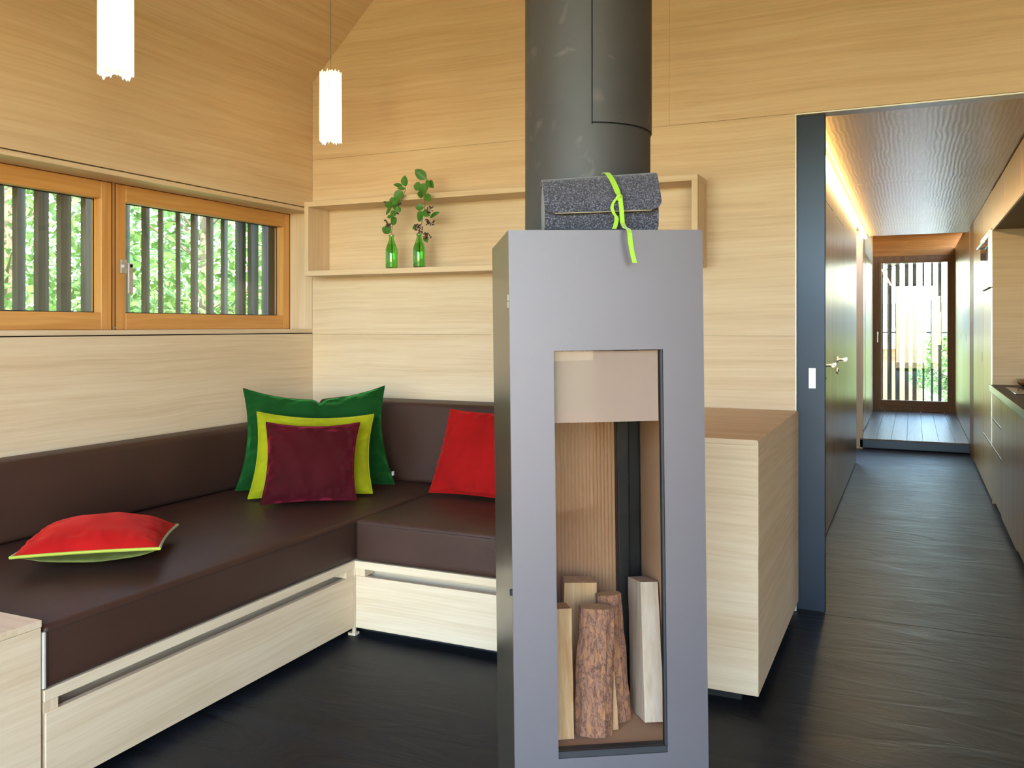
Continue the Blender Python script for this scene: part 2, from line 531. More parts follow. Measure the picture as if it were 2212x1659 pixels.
def bark_mat(name, c1, c2, c3, sc=26):
    m, nt, p = base_mat(name)
    tc = nt.nodes.new('ShaderNodeTexCoord')
    mp = nt.nodes.new('ShaderNodeMapping'); mp.inputs['Scale'].default_value = (1.6, 1.6, 0.75)
    nt.links.new(tc.outputs['Object'], mp.inputs[0])
    vo = nt.nodes.new('ShaderNodeTexVoronoi'); vo.inputs['Scale'].default_value = sc; vo.feature = 'DISTANCE_TO_EDGE'
    nz = nt.nodes.new('ShaderNodeTexNoise'); nz.inputs['Scale'].default_value = sc * 1.2; nz.inputs['Detail'].default_value = 6
    nt.links.new(mp.outputs[0], nz.inputs['Vector'])
    va = nt.nodes.new('ShaderNodeVectorMath'); va.operation = 'MULTIPLY_ADD'
    va.inputs[1].default_value = (0.06, 0.06, 0.06)
    nt.links.new(nz.outputs['Color'], va.inputs[0]); nt.links.new(mp.outputs[0], va.inputs[2])
    nt.links.new(va.outputs[0], vo.inputs['Vector'])
    rp = nt.nodes.new('ShaderNodeValToRGB')
    rp.color_ramp.elements[0].position = 0.0; rp.color_ramp.elements[0].color = c1
    rp.color_ramp.elements[1].position = 0.10; rp.color_ramp.elements[1].color = c2
    nt.links.new(vo.outputs['Distance'], rp.inputs[0])
    r2 = nt.nodes.new('ShaderNodeValToRGB')
    r2.color_ramp.elements[0].position = 0.52; r2.color_ramp.elements[0].color = (0, 0, 0, 1)
    r2.color_ramp.elements[1].position = 0.6; r2.color_ramp.elements[1].color = (1, 1, 1, 1)
    nt.links.new(nz.outputs[0], r2.inputs[0])
    mx = nt.nodes.new('ShaderNodeMix'); mx.data_type = 'RGBA'
    nt.links.new(r2.outputs[0], mx.inputs['Factor']); nt.links.new(rp.outputs[0], mx.inputs['A'])
    mx.inputs['B'].default_value = c3
    nt.links.new(mx.outputs['Result'], p.inputs['Base Color'])
    p.inputs['Roughness'].default_value = 0.85
    bp = nt.nodes.new('ShaderNodeBump'); bp.inputs['Strength'].default_value = 0.7; bp.inputs['Distance'].default_value = 0.006
    nt.links.new(vo.outputs['Distance'], bp.inputs['Height']); nt.links.new(bp.outputs[0], p.inputs['Normal'])
    return m
bark_m = bark_mat('pine_bark', srgb(112, 76, 60), srgb(164, 120, 100), srgb(188, 134, 100), sc=44)
split_m = wood('split_firewood', 'z', srgb(196, 152, 108), srgb(214, 176, 132), srgb(226, 198, 160), rough=0.8, fine=70, bump=0.4)

pale_split = wood('pale_firewood', 'z', srgb(190, 168, 148), srgb(206, 188, 170), srgb(216, 202, 188), rough=0.85, fine=50, bump=0.4)

# ------------------------------------------------------------------ the room shell
YB = 3.861          # face of the wall behind the bench
XL = -2.947         # face of the window wall
XR = 2.2            # wall on the other side of the room
YF = -1.0           # glazed front behind the camera
ZE = 2.512          # height where the roof starts
XM = (XL + XR) / 2  # ridge
ZR = ZE + (XM - XL)

def struct(name, bm, mat, label=None, smooth=False):
    return tag(obj(name, bm, mat, None, smooth), label, None, None, 'structure')

floor = struct('floor', bx(-3.25, 2.4, YF - 0.2, YB + 0.004, -0.12, 0), screed, 'black polished screed floor of the living room')
struct('floor_hallway', bx(-1.4, 1.4, YB + 0.008, 12.55, -0.12, 0), screed, 'black screed floor running down the hallway')

# window wall: solid core with lining boards
bm = nb()
box(bm, -3.25, -2.969, YF - 0.2, YB + 0.19, 0, 1.164)
box(bm, -3.25, -2.969, YF - 0.2, YB + 0.19, 1.834, ZE + 0.02)
box(bm, -3.25, -2.969, YF - 0.2, 1.50, 1.164, 1.834)
box(bm, -3.25, -3.13, YB + 0.004, YB + 0.19, 1.164, 1.834)
wl = struct('wall_left', bm, dark_gap, 'pale oak window wall beside the corner bench')
obj('wall_panel', bx(-2.969, XL, YF, YB - 0.001, 0.0, 1.1605), oak_y, wl)
obj('wall_panel', bx(-2.969, XL, YF, YB - 0.001, 1.8375, ZE), oak_y, wl)
obj('wall_panel', bx(-2.969, XL, YF, 1.49, 1.166, 1.832), oak_y, wl)
obj('sill_board', bx(-3.10, XL, 1.50, YB - 0.001, 1.1655, 1.1855, 0.001, 1), oak_y, wl)
obj('soffit_board', bx(-3.10, XL, 1.50, YB - 0.001, 1.8125, 1.8325, 0.001, 1), oak_y, wl)
obj('reveal_panel', bx(-3.12, XL - 0.002, YB - 0.0005, YB + 0.012, 1.164, 1.834), oak_z, wl)
obj('reveal_panel', bx(-3.12, -2.969, 1.488, 1.50, 1.164, 1.834), oak_z, wl)

# wall behind the bench: veneered panels in front of a pocket for the sliding door
bm = nb()
box(bm, -2.969, -0.60, 3.935, 4.06, 0, 2.12)
prism(bm, [(-2.969, 2.17), (XR, 2.17), (XR, ZE), (XM, ZR), (-2.969, ZE - 0.02)], 'y', 3.94, 4.06)
wb = struct('wall_back', bm, oak_x, 'pale oak gable wall behind the bench and stove')
PT = 0.012
obj('wall_panel', bx(XL + 0.0, -0.449, YB, YB + PT, 0, 1.1585, 0.0003, 1), oak_x, wb)
obj('wall_panel', bx(XL + 0.0, -0.449, YB, YB + PT, 1.1595, 2.0970, 0.0003, 1), oak_x, wb)
obj('wall_panel', prism(nb(), [(XL, 2.0980), (-0.9895, 2.0980), (-0.9895, ZE + (-0.9895 - XL)), (XL, ZE)], 'y', YB, YB + PT), oak_x, wb)
obj('wall_panel', prism(nb(), [(-0.9885, 2.0980), (XR, 2.0980), (XR, ZE), (XM, ZR), (-0.9885, ZE + (-0.9885 - XL))], 'y', YB - 0.001, YB + PT), oak_x, wb)
obj('wall_panel', bx(1.12, XR, YB, YB + PT, 0, 2.0963), oak_x, wb)
obj('edge_strip', bx(-0.449, -0.4455, YB - 0.001, YB + PT, 0, 2.0963), metal_trim, wb, label='thin pale edge strip of the wall')
obj('header_trim', bx(-0.449, 1.12, YB - 0.0005, YB + 0.080, 2.0905, 2.0963), metal_trim, wb, label='thin pale metal track over the opening')

struct('wall_right', bx(XR, XR + 0.15, YF - 0.2, YB + 0.2, 0, ZE), panel_y, 'unseen wall on the kitchen side, dark satin finish added to cut bounced light')  # out of view; dark finish chosen to weaken bounced light in the room
# pitched roof lining
def slope(xa, za, xb, zb):
    t = 0.16
    d = Vector((xb - xa, 0, zb - za)).normalized(); n = Vector((-d.z, 0, d.x))
    if n.z < 0: n = -n
    return prism(nb(), [(xa, za), (xb, zb), (xb + n.x * t, zb + n.z * t), (xa + n.x * t, za + n.z * t)], 'y', YF - 0.7, 4.06)
ceil = struct('ceiling', slope(XL - 0.3, ZE - 0.3, XM, ZR), oak_y, 'pale oak pitched ceiling lining')
struct('ceiling_slope', slope(XR + 0.3, ZE - 0.3, XM, ZR), oak_y, 'pale oak pitched ceiling on the kitchen side')
# glazed front behind the camera
bm = nb()
box(bm, -2.969, -2.62, YF - 0.12, YF, 0, 2.36)
box(bm, 1.92, XR, YF - 0.12, YF, 0, 2.36)
prism(bm, [(-2.969, 2.36), (XR, 2.36), (XR, ZE), (XM, ZR), (-2.969, ZE - 0.022)], 'y', YF - 0.12, YF)
wf = struct('wall_front', bm, oak_x, 'oak wall around the glazed garden front')
for i, (a, b) in enumerate(((-2.62, -1.11), (-1.11, 0.40), (0.40, 1.92))):
    bm = nb()
    for q in ((a, a + 0.06, 0, 2.36), (b - 0.06, b, 0, 2.36), (a + 0.06, b - 0.06, 0, 0.07), (a + 0.06, b - 0.06, 2.29, 2.36)):
        box(bm, q[0], q[1], YF - 0.09, YF - 0.03, q[2], q[3])
    w = struct('window_%d' % (i + 3), bm, larch_z, 'tall garden door, %s of the three in the glazed front' % ('left', 'middle', 'right')[i])
    obj('pane', bx(a + 0.06, b - 0.06, YF - 0.064, YF - 0.058, 0.07, 2.29), pane, w)

# ------------------------------------------------------------------ the two windows
def window(n, y0, y1, label):
    x = -3.096
    z0, z1, s = 1.1860, 1.8120, 0.056
    bm = nb()
    box(bm, x - 0.05, x - 0.004, y0 - 0.011, y0 + 0.003, z0 - 0.006, z1 + 0.001)
    box(bm, x - 0.05, x - 0.004, y1 - 0.003, y1 + 0.003, z0 - 0.006, z1 + 0.001)
    box(bm, x - 0.075, x - 0.004, y0 - 0.011, y1 + 0.003, 1.155, z0 + 0.0005)
    box(bm, x - 0.075, x - 0.004, y0 - 0.011, y1 + 0.003, z1 - 0.0005, 1.845)
    box(bm, x - 0.075, x - 0.050, y0 - 0.011, y0 + 0.003, z0, z1); box(bm, x - 0.075, x - 0.050, y1 - 0.003, y1 + 0.010, z0, z1)
    w = struct('window_%d' % n, bm, larch_z, label)
    for q, m in (((y0 + 0.003, y0 + s, z0, z1), larch_z), ((y1 - s, y1 - 0.004, z0, z1), larch_z),
                 ((y0 + s, y1 - s, z0, z0 + s + 0.016), larch_y), ((y0 + s, y1 - s, z1 - s - 0.018, z1), larch_y)):
        obj('sash_rail', bx(x - 0.06, x, q[0], q[1], q[2], q[3], 0.002, 1), m, w)
    obj('pane', bx(x - 0.050, x - 0.045, y0 + s, y1 - s, z0 + s + 0.016, z1 - s - 0.018), pane, w)
    bm = nb()
    for q in ((y0 - 0.0005, y0 + 0.0028, z0, z1), (y1 - 0.0038, y1 - 0.001, z0, z1), (y0, y1 - 0.001, z1 - 0.0035, z1 + 0.0005)):
        box(bm, x - 0.004, x + 0.0006, *q)
    obj('sash_gap', bm, dark_gap_w, w)
    # dark spacer round the pane
    bm = nb()
    ya, yb, za, zb = y0 + s, y1 - s, z0 + s + 0.016, z1 - s - 0.018
    for q in ((ya, ya + 0.004, za, zb), (yb - 0.004, yb, za, zb), (ya, yb, za, za + 0.004), (ya, yb, zb - 0.004, zb)):
        box(bm, x - 0.0445, x - 0.0425, *q)
    obj('pane_seal', bm, gasket_m, w)
    return w
w1 = window(1, 2.703, 3.858, 'right larch window beside the shelf, with a silver handle')
w2 = window(2, 1.515, 2.688, 'left larch window, cut by the edge of the photo')
for w, yy in ((w1, 2.741),):
    h = obj('window_handle', bx(-3.096, -3.086, yy - 0.016, yy + 0.016, 1.428, 1.487, 0.002, 2), alu_m, w)
    bm = nb()
    box(bm, -3.086, -3.044, yy - 0.008, yy + 0.008, 1.450, 1.468, 0.002, 1)
    box(bm, -3.058, -3.044, yy - 0.012, yy + 0.012, 1.340, 1.470, 0.003, 2)
    obj('lever', bm, alu_m, h)
obj('hinge_cap', bx(-3.096, -3.090, 2.688, 2.700, 1.190, 1.1965), alu_m, w1)

# ------------------------------------------------------------------ sliding door in the wall pocket
sd = struct('door_1', bx(-1.32, -0.332, 3.879, 3.915, 0.004, 2.088, 0.002, 1), blue_steel, 'blue black steel sliding door peeking out of the oak wall')
bm = nb()
for q in ((-0.397, -0.391, 0.940, 1.024), (-0.376, -0.370, 0.940, 1.024), (-0.391, -0.376, 1.018, 1.024), (-0.391, -0.376, 0.940, 0.950)):
    box(bm, q[0], q[1], 3.8765, 3.880, q[2], q[3])
fp = obj('finger_pull', bm, alu_m, sd)
obj('pull_recess', bx(-0.391, -0.376, 3.8780, 3.8795, 0.950, 1.018), metal_trim, fp)

# ------------------------------------------------------------------ hallway
bm = nb()
box(bm, -0.60, -0.462, 4.06, 8.30, 0, 2.13)
box(bm, -1.30, -1.20, 8.28, 9.40, 0, 2.13)
box(bm, -1.20, -0.60, 8.18, 8.30, 0, 2.13)
wh = struct('wall_hallway_left', bm, dark_gap, 'dark satin panelled wall with two doors along the hallway')
def lpanel(name, y0, y1, z0, z1, parent):
    return obj(name, bx(-0.462, -0.450, y0 + 0.0015, y1 - 0.0015, z0 + 0.0015, z1 - 0.0015, 0.001, 1), panel_z, parent)
lpanel('wall_panel', 4.06, 5.12, 0.012, 2.10, wh)
lpanel('wall_panel', 5.12, 5.796, 1.917, 2.10, wh)
lpanel('wall_panel', 5.796, 6.07, 0.012, 2.10, wh)
lpanel('wall_panel', 6.07, 6.70, 1.917, 2.10, wh)
lpanel('wall_panel', 6.70, 8.30, 0.012, 2.10, wh)
def lever_handle(parent, y):
    h = obj('door_lever', tube(nb(), [(-0.452, y, 0.982), (-0.440, y, 0.982)], 0.022, 16), steel_m, parent)
    bm = nb()
    tube(bm, [(-0.450, y, 0.982), (-0.405, y, 0.982)], 0.008, 10)
    tube(bm, [(-0.404, y - 0.008, 0.982), (-0.404, y + 0.035, 0.982)], 0.009, 12)
    tube(bm, [(-0.404, y + 0.034, 0.982), (-0.404, y + 0.105, 0.982)], 0.0135, 14)
    obj('grip', bm, steel_m, h)
    k = obj('key_escutcheon', tube(nb(), [(-0.452, y, 0.910), (-0.444, y, 0.910)], 0.022, 16), steel_m, parent)
    obj('cylinder', bx(-0.446, -0.438, y - 0.004, y + 0.004, 0.902, 0.918, 0.001, 1), black_m, k)
for n, (a, b), lab in ((2, (5.12, 5.796), 'nearer satin hallway door beside the steel sliding door'), (3, (6.07, 6.70), 'farther satin hallway door with a steel lever')):
    d = struct('door_%d' % n, bx(-0.462, -0.450, a + 0.0015, b - 0.0015, 0.012, 1.9155, 0.001, 1), panel_z, lab)
    lever_handle(d, a + 0.07 if n == 2 else a + 0.04)

# ceiling of the hallway, panel by panel, with the light slot on its left edge
bm = bx(-0.60, 1.40, 3.94, 9.70, 2.14, 2.17)
ch = struct('ceiling_hallway', bm, dark_gap, 'dark satin veneered ceiling over the kitchen hallway')
def ceil_mat():
    m = panel_mat('satin_ceiling', 'y')
    nt = m.node_tree; p = nt.nodes['Principled BSDF']
    for l in list(p.inputs['Base Color'].links): nt.links.remove(l)
    p.inputs['Base Color'].default_value = srgb(212, 176, 108)
    p.inputs['Metallic'].default_value = 0.35
    p.inputs['Roughness'].default_value = 0.34
    tc = nt.nodes.new('ShaderNodeTexCoord')
    wv = nt.nodes.new('ShaderNodeTexWave'); wv.bands_direction = 'X'
    wv.inputs['Scale'].default_value = 14; wv.inputs['Distortion'].default_value = 5.5; wv.inputs['Detail'].default_value = 3; wv.inputs['Detail Scale'].default_value = 0.8
    mp = nt.nodes.new('ShaderNodeMapping'); mp.inputs['Scale'].default_value = (1, 0.35, 1)
    nt.links.new(tc.outputs['Object'], mp.inputs[0]); nt.links.new(mp.outputs[0], wv.inputs['Vector'])
    bp = nt.nodes.new('ShaderNodeBump'); bp.inputs['Strength'].default_value = 0.13; bp.inputs['Distance'].default_value = 0.003
    nt.links.new(wv.outputs[0], bp.inputs['Height'])
    for l in list(p.inputs['Normal'].links): nt.links.remove(l)
    nt.links.new(bp.outputs[0], p.inputs['Normal'])
    return m
ceil_sat = ceil_mat()
for a, b in ((3.94, 6.15), (6.15, 8.66), (8.66, 9.70)):
    obj('ceiling_panel', bx(-0.405, 0.50, a + 0.001, b - 0.001, 2.125, 2.14), ceil_sat, ch)
obj('led_strip', bx(-0.4490, -0.424, 3.98, 9.67, 2.096, 2.118), led_m, ch, label='glowing warm light strip along the ceiling edge')

# far end: post, step, wardrobe side, garden door
struct('trim_1', bx(-0.62, -0.445, 9.27, 9.36, 0, 2.17), oak_z, 'pale oak post at the end of the panelled hallway wall')
st = struct('floor_step', bx(-0.47, 0.51, 9.27, 9.285, 0.012, 0.094), blue_steel, 'raised wooden floor with a dark steel riser at the hallway end')
k = 0
xs = [-0.47 + 0.98 * i / 7 for i in range(8)]
for i in range(7):
    obj('floor_board', bx(xs[i] + 0.001, xs[i + 1] - 0.001, 9.268, 12.475, 0.085, 0.100, 0.001, 1), deck_y, st)
obj('riser_base', bx(-0.47, 0.51, 9.32, 12.54, 0.0, 0.083), foot_m, st)
bm = nb()
box(bm, -0.60, -0.475, 9.36, 12.55, 0.0, 2.40)
we = struct('wall_hallway_end', bm, oak_y, 'oak lined side wall of the raised hallway end')
obj('wall_panel', bx(-0.475, -0.462, 10.2, 11.87, 0.11, 1.99, 0.001, 1), panel_z, we)
obj('wall_panel', bx(-0.475, -0.466, 9.362, 10.18, 0.11, 2.38, 0.001, 1), panel_z, we)
bm = nb()
box(bm, -0.60, 0.62, 12.45, 12.56, 2.112, 2.50)
box(bm, -0.60, -0.468, 12.45, 12.56, 0, 2.112)
box(bm, 0.488, 0.62, 12.45, 12.56, 0, 2.112)
box(bm, -0.60, 0.62, 9.70, 12.56, 2.385, 2.50)
box(bm, -0.60, 0.62, 9.70, 9.72, 2.14, 2.385)
struct('wall_lintel', bm, lintel_x, 'orange brown wood lintel and ceiling over the garden door')
bm = nb()
for q in ((-0.468, -0.405, 0.1, 2.112), (0.425, 0.488, 0.1, 2.112), (-0.405, 0.425, 2.045, 2.112), (-0.405, 0.425, 0.1, 0.16)):
    box(bm, q[0], q[1], 12.46, 12.52, q[2], q[3])
gd = struct('door_4', bm, brown_z, 'brown framed glass garden door at the end of the hallway')
for q, m in (((-0.405, -0.374, 0.16, 2.045), brown_z), ((0.404, 0.425, 0.16, 2.045), brown_z), ((-0.374, 0.404, 2.022, 2.045), brown_x), ((-0.374, 0.404, 0.16, 0.24), brown_x)):
    obj('sash_rail', bx(q[0], q[1], 12.448, 12.51, q[2], q[3], 0.002, 1), m, gd)
obj('pane', bx(-0.374, 0.404, 12.478, 12.484, 0.24, 2.022), pane, gd)
bm = nb()
box(bm, -0.425, -0.405, 12.435, 12.448, 1.09, 1.13, 0.002, 1)
box(bm, -0.421, -0.409, 12.40, 12.436, 1.10, 1.115, 0.002, 1)
box(bm, -0.422, -0.408, 12.395, 12.408, 0.99, 1.118, 0.003, 1)
obj('door_lever', bm, alu_m, gd)

# ------------------------------------------------------------------ kitchen run on the right
XK = 0.49
struct('wall_kitchen', bx(1.10, 1.22, 3.94, 12.5, 0, 2.17), oak_y, 'oak wall behind the kitchen worktop')
def front(name, y0, y1, z0, z1, parent, x=XK):
    return obj(name, bx(x, x + 0.018, y0 + 0.0015, y1 - 0.0015, z0 + 0.0015, z1 - 0.0015, 0.001, 1), panel_z, parent)
# base units
def base_unit(y0, y1, label, rows):
    t = thing('base_cabinet', label, 'cabinet', (0.8, (y0 + y1) / 2, 0), 'kitchen base cabinets')
    obj('carcass', bx(XK + 0.02, 1.098, y0 + 0.001, y1 - 0.001, 0.05, 0.764), panel_z, t)
    obj('plinth', bx(XK + 0.06, 1.098, y0 + 0.001, y1 - 0.001, 0, 0.049), foot_m, t)
    for r in rows:
        d = front('drawer' if len(rows) > 1 else 'cabinet_door', y0, y1, r[0], r[1], t)
        if len(rows) > 1:
            obj('grip_recess', bx(XK - 0.0008, XK + 0.012, y0 + 0.03, y1 - 0.02, r[1] - 0.016, r[1] - 0.003), black_m, d)
    return t
base_unit(6.073, 6.754, 'kitchen drawer unit next to the tall oven cabinet', [(0.05, 0.395), (0.395, 0.585), (0.585, 0.763)])
base_unit(5.20, 6.072, 'plain fronted kitchen base cabinet nearest the drawers', [(0.035, 0.763)])
base_unit(4.30, 5.199, 'kitchen base cabinet nearest the room opening', [(0.05, 0.763)])
wt = thing('kitchen_worktop', 'black kitchen worktop with a bright steel front edge', 'worktop', (0.8, 5.5, 0.765))
obj('slab', bx(XK - 0.012, 1.098, 4.28, 6.753, 0.7655, 0.8055), worktop_m, wt)
obj('edge_strip', bx(XK - 0.0165, XK - 0.0125, 4.28, 6.753, 0.7655, 0.806), steel_m, wt)
hb = thing('hob', 'flat black glass hob set on the worktop', 'hob', (0.8, 6.2, 0.806))
obj('hob_glass', bx(0.54, 1.00, 5.80, 6.41, 0.8062, 0.811, 0.001, 1), hob_m, hb)
bm = nb()
for cx, cy, r in ((0.66, 6.27, 0.08), (0.66, 5.97, 0.10), (0.87, 6.26, 0.10), (0.87, 5.96, 0.08)):
    lathe(bm, [(r, 0.8110), (r, 0.8113), (r - 0.004, 0.8113), (r - 0.004, 0.8110)], (cx, cy, 0), 28, cap=False)
obj('cooking_ring', bm, plain('hob_print', srgb(120, 120, 124), 0.4), hb)
# tall units
tu = thing('tall_oven_cabinet', 'tall satin cabinet with the built in oven', 'cabinet', (0.8, 7.16, 0), 'tall kitchen cabinets')
obj('carcass', bx(XK + 0.02, 1.098, 6.757, 7.568, 0.0, 2.123), dark_gap, tu)
obj('side_panel', bx(XK + 0.001, 1.098, 6.7545, 6.7568, 0.0, 2.123), oak_x, tu, label='pale oak side panel facing the room')
front('cabinet_door', 6.757, 7.568, 1.865, 2.123, tu)
front('cabinet_door', 6.757, 7.568, 0.395, 1.465, tu)
d = front('drawer', 6.757, 7.568, 0.02, 0.395, tu)
obj('grip_recess', bx(XK - 0.0008, XK + 0.012, 6.80, 7.53, 0.379, 0.392), black_m, d)
obj('edge_strip', bx(XK - 0.006, XK + 0.0008, 6.7545, 6.762, 0.39, 1.46), steel_m, tu, label='bright metal edge of the tall cabinet')
ov = thing('oven', 'built in black glass oven high in the tall cabinet', 'oven', (0.6, 7.16, 1.47))
obj('oven_front', bx(XK - 0.020, XK + 0.0195, 6.80, 7.56, 1.468, 1.858, 0.002, 1), oven_m, ov)
obj('steel_frame', bx(XK - 0.022, XK + 0.0195, 6.7585, 6.797, 1.468, 1.858, 0.001, 1), steel_m, ov)
obj('oven_window', bx(XK - 0.0215, XK - 0.0195, 6.92, 7.46, 1.53, 1.75), hob_m, ov)
obj('handle_bar', tube(nb(), [(XK - 0.045, 6.88, 1.785), (XK - 0.045, 7.50, 1.785)], 0.008, 10), steel_m, ov)
for yy in (6.92, 7.46): obj('handle_post', tube(nb(), [(XK - 0.045, yy, 1.785), (XK - 0.018, yy, 1.785)], 0.006, 8), steel_m, ov)
obj('control_strip', bx(XK - 0.0215, XK - 0.0195, 6.82, 7.54, 1.81, 1.85), alu_m, ov)
tb = thing('tall_cabinet', 'tall satin cupboard with a slit handle beside the oven cabinet', 'cabinet', (0.8, 8.15, 0), 'tall kitchen cabinets')
obj('carcass', bx(XK + 0.02, 1.098, 7.571, 8.73, 0.0, 2.123), dark_gap, tb)
for a, b in ((7.571, 8.73),):
    d = front('cabinet_door', a, b, 0.02, 2.123, tb)
    obj('slit_handle', bx(XK - 0.001, XK + 0.010, 7.668, 7.680, 0.93, 1.00), black_m, d)
uc = thing('upper_cabinet', 'satin upper cabinets over the kitchen worktop', 'cabinet', (0.8, 5.4, 1.855))
obj('carcass', bx(XK + 0.02, 1.098, 4.10, 6.753, 1.862, 2.123), panel_y, uc)
obj('underside', bx(XK + 0.012, 1.098, 4.10, 6.753, 1.856, 1.8615), plain('dark_underside', srgb(88, 72, 54), 0.6), uc)
for a, b in ((4.10, 4.98), (4.98, 5.86), (5.86, 6.753)):
    front('cabinet_door', a, b, 1.853, 2.118, uc)
obj('bottom_edge', bx(XK + 0.0005, XK + 0.008, 4.10, 6.753, 1.849, 1.8525), metal_trim, uc)
# dark reveal and wardrobe along the raised end
struct('trim_2', bx(XK, XK + 0.3, 8.733, 9.265, 0, 2.123), brown_z, 'brown wood post between kitchen and wardrobe')
wd = thing('wardrobe', 'satin wardrobe along the raised hallway end', 'wardrobe', (0.6, 10.8, 0.1))
obj('carcass', bx(XK + 0.02, 0.62, 9.29, 12.44, 0.101, 2.20), dark_gap, wd)
for a, b, hy in ((9.29, 10.34, 9.912), (10.34, 11.39, 11.013), (11.39, 12.44, None)):
    d = front('wardrobe_door', a, b, 0.105, 2.20, wd)
    if hy: obj('slit_handle', bx(XK - 0.001, XK + 0.010, hy - 0.006, hy + 0.006, 1.05, 1.12), black_m, d)

# things on the worktop
bw = thing('glass_bowl', 'shallow clear glass bowl on the worktop by the hob', 'bowl', (0.70, 6.58, 0.806))
prof = [(0.030, 0.000), (0.050, 0.003), (0.072, 0.018), (0.082, 0.042), (0.084, 0.050), (0.081, 0.050), (0.079, 0.042), (0.069, 0.021), (0.048, 0.007), (0.0005, 0.006)]
obj('bowl_glass', lathe(nb(), prof, (0.70, 6.58, 0.8062), 40), clear_m, bw, smooth=True)
random.seed(4)
snack_m = plain('brown_rusk', srgb(150, 92, 44), 0.8, var=0.2, vscale=40)
for i in range(6):
    a = i * 1.05; r = 0.035 if i else 0
    bm = lathe(nb(), [(0.004, -0.012), (0.018, -0.009), (0.023, 0), (0.018, 0.009), (0.004, 0.012)], (0.70 + r * math.cos(a), 6.58 + r * math.sin(a), 0.828 + (0.006 if i == 0 else 0)), 12)
    tag(obj('walnut', bm, snack_m, smooth=True), 'brown nut lying in the clear glass bowl', 'nut', 'nuts in the glass bowl')
bt = thing('oil_bottle', 'small clear glass bottle with dark stopper behind the bowl', 'bottle', (0.80, 6.64, 0.806))
obj('bottle_glass', lathe(nb(), [(0.026, 0), (0.030, 0.004), (0.030, 0.06), (0.026, 0.078), (0.012, 0.092), (0.011, 0.112), (0.013, 0.116)], (0.80, 6.64, 0.8062), 28), clear_m, bt, smooth=True)
obj('stopper', lathe(nb(), [(0.010, 0.1165), (0.013, 0.124), (0.013, 0.140), (0.008, 0.146)], (0.80, 6.64, 0.8062), 20), black_m, bt, smooth=True)

# ------------------------------------------------------------------ corner bench
bench = thing('corner_bench', 'built in oak corner bench with brown leather upholstery', 'bench', (-2.4, 2.8, 0))
XB, YC = -1.967, 2.840       # front planes of the two arms
XE = -1.00                   # end of the arm behind the stove
Y0 = 1.500                   # near end of the long arm
# carcass, set back behind the drawer fronts
obj('base', bx(-2.945, XB - 0.075, Y0 + 0.004, YB - 0.002, 0.035, 0.29), oak_y, bench)
obj('base', bx(XB - 0.075, XE, YC + 0.075, YB - 0.002, 0.035, 0.29), oak_x, bench)
obj('plinth', bx(-2.945, XB - 0.07, Y0 + 0.004, YB - 0.002, 0, 0.0345), foot_m, bench)
obj('plinth', bx(XB - 0.07, XE, YC + 0.07, YB - 0.002, 0, 0.0345), foot_m, bench)
obj('top_rail', bx(XB - 0.03, XB, Y0 + 0.004, YC, 0.2625, 0.292, 0.001, 1), oak_y, bench)
obj('top_rail', bx(XB - 0.0295, XE, YC, YC + 0.03, 0.2625, 0.292, 0.001, 1), oak_x, bench)
obj('corner_post', bx(XB - 0.012, XB, YC, YC + 0.012, 0.004, 0.2625, 0.001, 1), oak_z, bench)
obj('post_foot', bx(XB - 0.030, XB + 0.002, YC - 0.002, YC + 0.030, 0, 0.010, 0.001, 1), oak_z, bench)
d1 = obj('drawer', bx(XB - 0.020, XB, Y0 + 0.008, YC - 0.004, 0.034, 0.2345, 0.001, 1), oak_y, bench)
obj('drawer_spacer', bx(XB - 0.074, XB - 0.003, Y0 + 0.004, Y0 + 0.045, 0.235, 0.262), oak_z, d1)
obj('drawer_spacer', bx(XB - 0.074, XB - 0.003, YC - 0.05, YC - 0.001, 0.235, 0.262), oak_z, d1)
d2 = obj('drawer', bx(XB + 0.004, XE, YC, YC + 0.020, 0.034, 0.2345, 0.001, 1), oak_x, bench)
obj('drawer_spacer', bx(XB + 0.001, XB + 0.045, YC + 0.003, YC + 0.074, 0.235, 0.262), oak_z, d2)

def cushion(x0, x1, y0, y1, z0, z1, rad=0.016):
    """upholstered block, top a little crowned"""
    bm = nb()
    box(bm, x0, x1, y0, y1, z0, z1)
    bmesh.ops.bevel(bm, geom=list(bm.edges), offset=rad, segments=3, affect='EDGES', profile=0.5)
    bmesh.ops.subdivide_edges(bm, edges=[e for e in bm.edges if e.calc_length() > 0.1], cuts=10, use_grid_fill=True)
    for v in bm.verts:
        if v.co.z > z1 - 0.004:
            u = min(v.co.x - x0, x1 - v.co.x) / 0.2; w = min(v.co.y - y0, y1 - v.co.y) / 0.2
            v.co.z += 0.010 * min(1, max(0, u)) * min(1, max(0, w))
    return bm
S0, S1 = 0.2925, 0.452
sl = obj('seat_cushion', cushion(-2.944, XB - 0.001, Y0 + 0.005, YB - 0.004, S0, S1), leather, bench, smooth=True)
sr = obj('seat_cushion', cushion(XB + 0.001, XE, YC - 0.001, YB - 0.004, S0, S1), leather, bench, smooth=True)
def seam(pts, parent, r=0.0016):
    obj('seam', tube(nb(), pts, r, 6), stitch_m, parent)
seam([(XB - 0.0005, Y0 + 0.02, 0.4360), (XB - 0.0005, YC - 0.01, 0.4360)], sl)
seam([(XB + 0.015, YC - 0.0015, 0.4360), (XE, YC - 0.0015, 0.4360)], sr)
# zip in the near end of the long cushion
zp = obj('zip', bx(XB - 0.010, XB + 0.0005, Y0 - 0.0005, Y0 + 0.009, 0.296, 0.4375, 0.002, 1), zip_m, sl)
obj('zip_teeth', bx(XB - 0.002, XB + 0.0013, Y0 + 0.0095, Y0 + 0.0115, 0.296, 0.4375), stitch_m, zp)
